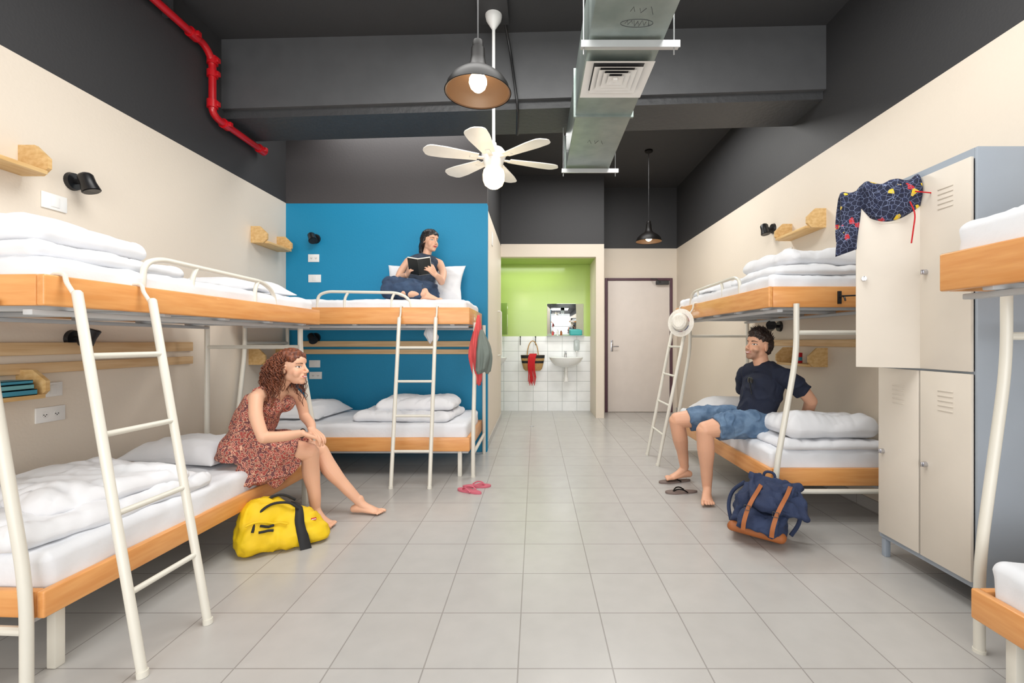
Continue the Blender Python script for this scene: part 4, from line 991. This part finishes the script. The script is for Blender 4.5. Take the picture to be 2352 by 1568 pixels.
lk_=V((-1.28,4.12,1.655)); rk=V((-1.25,4.02,1.585))
g.limb([(-1.18,4.38,1.59),(-1.24,4.24,1.64),lk_],[.088,.078,.058]); g.limb([lk_,(-1.19,4.12,1.60),(-1.0,4.16,1.555)],[.054,.05,.036])
g.limb([(-1.02,4.36,1.59),(-1.14,4.17,1.60),rk],[.088,.078,.058]); g.limb([rk,(-1.13,3.985,1.565),(-.97,4.0,1.555)],[.054,.05,.034])
foot(g,(-.96,4.01,1.565),(1,.1,-.0),.85,1)
me=blob(g,.004,3); face(me,hc,X,(226,178,150),(30,20,18),(178,80,78),.94,teeth=False,smile=.5)
put('body',me,m_skin,pe,angle=0)
g=G(); g.limb([pv+V((0,.02,.03)),(-1.10,4.43,1.69),(-1.09,4.46,1.79),(-1.085,4.48,1.87),(-1.075,4.485,1.94)],[(.166,.13),(.130,.105),(.133,.105),(.146,.098),(.085,.06)],side=side,seg=28,cap=False)
g.ell((-1.145,4.395,1.848),(.062,.058,.056)); g.ell((-1.02,4.395,1.848),(.062,.058,.056)); g.limb([V(ls)+V((.02,0,0)),(-1.08,4.485,1.94),V(rs_)-V((.02,0,0))],[.046,.06,.046])
g.limb([(-1.07,4.485,1.95),(-1.06,4.485,1.985)],[.060,.052],cap=False)
me=blob(g,.005,3); wrinkle(me,10,5,.006)
put('blouse',me,m_chambray,pe,angle=0,label='sleeveless dark chambray blouse')
g=G(); g.limb([pv+V((0,0,-.04)),pv+V((0,.0,.08))],[(.185,.14),(.16,.125)],side=side,cap=False)
g.limb([(-1.18,4.38,1.60),(-1.24,4.24,1.635),(-1.29,4.10,1.645)],[.105,.095,.075]); g.limb([(-1.02,4.36,1.60),(-1.14,4.17,1.61),(-1.27,3.995,1.585)],[.105,.100,.078]); g.limb([(-1.28,4.02,1.585),(-1.12,4.02,1.58),(-.99,4.03,1.57)],[.075,.088,.075],cap=False)
me=blob(g,.006,5); wrinkle(me,9,8,.014)
put('skirt',me,m_denimd,pe,angle=0,label='dark blue denim skirt')
g=G(); Lh=haircap(g,hc,X,.94,.004)
g.limb([Lh(0,-.10,.03),Lh(0,-.125,-.03),Lh(.02,-.10,-.10),Lh(.04,-.07,-.15)],[.030,.034,.030,.016])
g.limb([Lh(.074,-.0,.03),Lh(.078,-.02,-.03),Lh(.06,-.05,-.05)],[.014,.016,.014]); g.limb([Lh(-.074,-.0,.03),Lh(-.078,-.02,-.03),Lh(-.06,-.05,-.05)],[.014,.016,.014])
me=blob(g,.004,2); displace(me,lambda c:fb((c.x*3,c.y*3,c.z),24,2,2)*.004); put('hair',me,m_hairb,pe,angle=0,label='dark hair tied back')
bc=V((-1.035,4.085,1.795)); e=empty('open_book',bc,'open book with dark cover held by reading woman','book')
XK=Matrix.Translation(bc)@Matrix.Rotation(math.radians(30),4,'X')
for sx in(-1,1):
    X2=XK@Matrix.Rotation(math.radians(sx*24),4,'Z')
    g=G(X2); g.box(min(0,sx*.110),max(0,sx*.110),-.003,0,-.075,.075,.001); put('cover',g,m_bookb,e)
    g=G(X2); g.box(min(0,sx*.114),max(0,sx*.114),.0003,.016,-.078,.079,.002); put('pages',g,m_paper,e)
# ------------------------------------------------------------------ yellow duffel bag
ax=norm((.80,.60,0)); sd=V((-ax.y,ax.x,0)); Bc=V((-1.425,2.60,0)); e=empty('duffel_bag',Bc,'slumped yellow canvas duffel bag with black straps on floor','bag')
XB=Matrix(((ax.x*.98,sd.x*.95,0,Bc.x),(ax.y*.98,sd.y*.95,0,Bc.y),(0,0,.98,0),(0,0,0,1)))
def bagfn(p):
    q=p.copy(); t=q.z/.28; 
    q.y*=(1.24-.78*max(0,t)**1.1); q.x*=(1.12-.30*t); q.z*=(1-.30*abs(q.x/.24)**2) ; q.z-=.055*math.sin(q.x*9+.4) * t
    q+=V((fb(q,6,2,2),fb(q,6,3,2),fb(q,6,4,2)))*.018*min(1,q.z*12); q.z-= (ridge(q,9,2)-.3)*.014*min(1,q.z*8); q.z=max(0.001,q.z); return q
g=G(XB); rbox(g,-.225,.225,-.125,.125,0,.27,.08,div=.011,wr=.014,seed=4,ws=7,fn=bagfn)
put('bag_body',g,m_yellow,e,angle=0)
def loopon(g,xx,w,th):
    n=26; vs=[];fs=[]
    for k in range(n+1):
        t=k/n*math.pi; c=math.cos(t); s_=math.sin(t); y=-.125*math.copysign(abs(c)**.5,c); z=.01+.26*s_**.5
        for dx in(-w,w):
            p=bagfn(V((xx+dx,y,z))); q=V((0,p.y,p.z-.10)).normalized(); vs.append(p+q*(th+.008)); vs.append(p-q*.01)
    for k in range(n): 
        a=k*4;b=a+4; fs+=[[a,b,b+2,a+2],[a+1,a+3,b+3,b+1],[a,a+1,b+1,b],[a+2,b+2,b+3,a+3]]
    g.add(vs,fs)
g=G(XB); loopon(g,.085,.026,.004); put('side_band',g,m_web,e,angle=0)
g=G(XB); g.tube(fillet([(.07,-.07,.210),(.03,-.06,.25),(-.06,-.05,.262),(-.13,-.07,.225),(-.16,-.115,.14)],.05),.0075,seg=8); put('carry_handle',g,m_web,e)
g=G(XB); g.tube(fillet([(.07,.02,.235),(.0,.02,.285),(-.08,.01,.272),(-.13,.02,.20)],.05),.0075,seg=8); put('carry_handle',g,m_web,e)
g=G(XB)
pp_=[bagfn(V((x,-.130,.165)))+V((0,-.004,0)) for x in [-.20+.02*k for k in range(12)]]; g.tube(pp_,.006,seg=8); put('pocket_zip',g,m_yellow,e)
for z in(.150,.122):
    g=G(XB); g.tube([bagfn(V((x,-.130,z)))+V((0,-.006,0)) for x in [-.13+.015*k for k in range(6)]],.007,seg=8); put('buckle_strap',g,m_web,e)
q=bagfn(V((.165,-.12,.19)))
g=G(XB@Matrix.Translation(q+V((0,-.006,.0)))); g.box(-.014,.014,-.003,.003,-.007,.007,.001); g.mi=1; g.box(-.012,.012,-.004,-.003,-.002,.002)
put('label_patch',g,[m_scarf,m_plastic],e,label='small red and white sewn patch')
# ------------------------------------------------------------------ backpack
Pc=V((1.27,2.66,0)); XP=Matrix.Translation(Pc)@Matrix.Rotation(math.radians(-30),4,'Z')@Matrix.Rotation(math.radians(-13),4,'X')@Matrix.Rotation(math.radians(5),4,'Y')
e=empty('backpack',Pc,'navy canvas backpack with tan leather straps on floor','backpack')
Z0=.028
def pf(p):
    q=p.copy(); t=q.z/.4; q.x*=1.02-.18*t; q.y*=1.25-.65*t; q.x+=.10*t*t; q+=V((fb(q,6,2),fb(q,6,3),fb(q,6,4)))*.034*min(1,max(0,(q.z-.05)*8)); return q
g=G(XP); rbox(g,-.145,.145,-.10,.10,Z0+.03,.33,.045,div=.013,wr=.020,seed=8,ws=9,fn=pf); put('bag_body',g,m_navy,e,angle=0)
g=G(XP); rbox(g,-.152,.152,-.106,.104,Z0,.085,.03,div=.03,fn=pf); put('leather_base',g,m_leather,e,angle=0)
g=G(XP); rbox(g,-.105,.105,-.165,-.10,Z0+.03,.19,.03,div=.013,wr=.012,seed=5,ws=9,fn=pf); put('front_pocket',g,m_navy,e,angle=0)
g=G(XP@Matrix.Translation((.07,-.02,.27))@Matrix.Rotation(math.radians(36),4,'X')@Matrix.Rotation(.26,4,'Y')@Matrix.Rotation(.2,4,'Z')); rbox(g,-.14,.15,-.16,.10,0,.046,.022,div=.012,wr=.024,seed=6,ws=7); put('top_flap',g,m_navy,e,angle=0)
for xx,kk in((-.055,0),(.085,1)):
    g=G(XP); pts=[(xx+.06,-.02,.335),(xx+.05,-.12,.29),(xx+.03,-.205,.235),(xx+.01,-.215,.17),(xx,-.215,.10),(xx,-.20,.06)]
    P_=fillet(pts,.05); vs=[];fs=[]
    for p in P_:
        for dx in(-.011,.011): vs+= [(p.x+dx,p.y-.004,p.z),(p.x+dx,p.y+.01,p.z)]
    for k in range(len(P_)-1): a=k*4;b=a+4; fs+=[[a,b,b+2,a+2],[a+1,a+3,b+3,b+1],[a,a+1,b+1,b],[a+2,b+2,b+3,a+3]]
    fs+=[[0,2,3,1],[len(vs)-4,len(vs)-3,len(vs)-1,len(vs)-2]]
    g.add(vs,fs); put('leather_strap',g,m_leather,e)
    put('buckle',G(XP).tube([(xx-.006,-.222,.17),(xx+.024,-.222,.17),(xx+.024,-.222,.195),(xx-.006,-.222,.195)],.0025,seg=6,closed=True),m_slot,e)
g=G(XP); g.tube(fillet([(.0,.06,.33),(.0,.05,.39),(.06,.05,.39),(.06,.06,.33)],.03),.008,seg=8); put('grab_loop',g,m_navy,e)
put('shoulder_strap',G(XP).tube(fillet([(.14,.09,.30),(.20,.12,.26),(.21,.10,.14),(.17,.08,.06)],.06),.012,seg=8),m_navy,e)
put('shoulder_strap',G(XP).tube(fillet([(-.10,.09,.30),(-.17,.12,.23),(-.18,.10,.14),(-.15,.08,.06)],.06),.012,seg=8),m_navy,e)
# ------------------------------------------------------------------ flip flops
def flip(c,ang,mat,strapm,label,group,L=.25):
    X3=Matrix.Translation(c)@Matrix.Rotation(ang,4,'Z'); e=empty('flip_flop',c,label,'flip-flop',group=group)
    n=28; out=[]
    for k in range(n):
        t=2*math.pi*k/n; x=math.cos(t)*L/2; w=.040+.010*math.cos(t); y=math.sin(t)*w*(1-.18*math.exp(-((x+.01)/.05)**2)); out.append((x,y))
    g=G(X3); vs=[(x,y,z) for z in(0.001,.014) for x,y in out]; g.add(vs,[list(range(n))[::-1],list(range(n,2*n))]+[[i,(i+1)%n,n+(i+1)%n,n+i] for i in range(n)]); put('sole',g,mat,e)
    g=G(X3); 
    for s_ in(-1,1): g.tube(fillet([(.065,0,.012),(.04,s_*.018,.035),(.0,s_*.036,.034),(-.035,s_*.036,.012)],.03),.005,seg=8)
    put('thong_strap',g,strapm,e)
flip((-.50,3.50,0),math.radians(150),m_pinkrub,m_pinkrub,'pink rubber flip-flop on tiled floor','pink flip-flops',.22)
flip((-.46,3.62,0),math.radians(5),m_pinkrub,m_pinkrub,'pink rubber flip-flop on tiled floor','pink flip-flops',.22)
flip((1.10,3.48,0),math.radians(186),m_taupe,m_bronze,'taupe flip-flop beside seated man','taupe flip-flops')
flip((1.13,3.745,0),math.radians(193),m_taupe,m_bronze,'taupe flip-flop under bare foot of man','taupe flip-flops',.28)
# ------------------------------------------------------------------ lights, world, camera
w=bpy.data.worlds.new('World'); scene.world=w; w.use_nodes=True; w.node_tree.nodes['Background'].inputs[0].default_value=(1,.99,.975,1); w.node_tree.nodes['Background'].inputs[1].default_value=.95
def area(loc,rot,sx,sy,e,col=(1,1,1)):
    L=bpy.data.lights.new('area','AREA'); L.shape='RECTANGLE'; L.size=sx; L.size_y=sy; L.energy=e; L.color=col
    o=bpy.data.objects.new('area_light',L); o.location=loc; o.rotation_euler=rot; COL.objects.link(o)
area((0,-2.2,1.6),(math.radians(88),0,0),4.4,2.8,138,(1,.995,.985))
area((0,1.9,3.55),(0,0,0),2.6,1.6,118,(1,.985,.955))  # added overhead fill above the view, no fixture hangs there
area((.8,5.3,3.55),(0,0,0),1.6,1.0,64,(1,.985,.955))  # unseen fill added behind the beam to brighten the corridor end
area((-1.4,4.5,3.5),(math.radians(20),0,0),1.6,.3,14,(1,.985,.96))  # narrow extra fill, added out of sight behind the beam
area((-.1,7.2,2.38),(0,0,0),1.2,.4,7,(1,1,.98))  # fill added under the niche ceiling, kept unseen by the header
cam=bpy.data.cameras.new('cam'); co=bpy.data.objects.new('camera',cam); COL.objects.link(co); co.location=(0,0,1.14); co.rotation_euler=(math.radians(90),0,0)
cam.sensor_width=36; cam.lens=1060*36/2352; cam.shift_x=-54/2352; cam.clip_start=.05
scene.camera=co
scene.view_settings.view_transform='Standard'
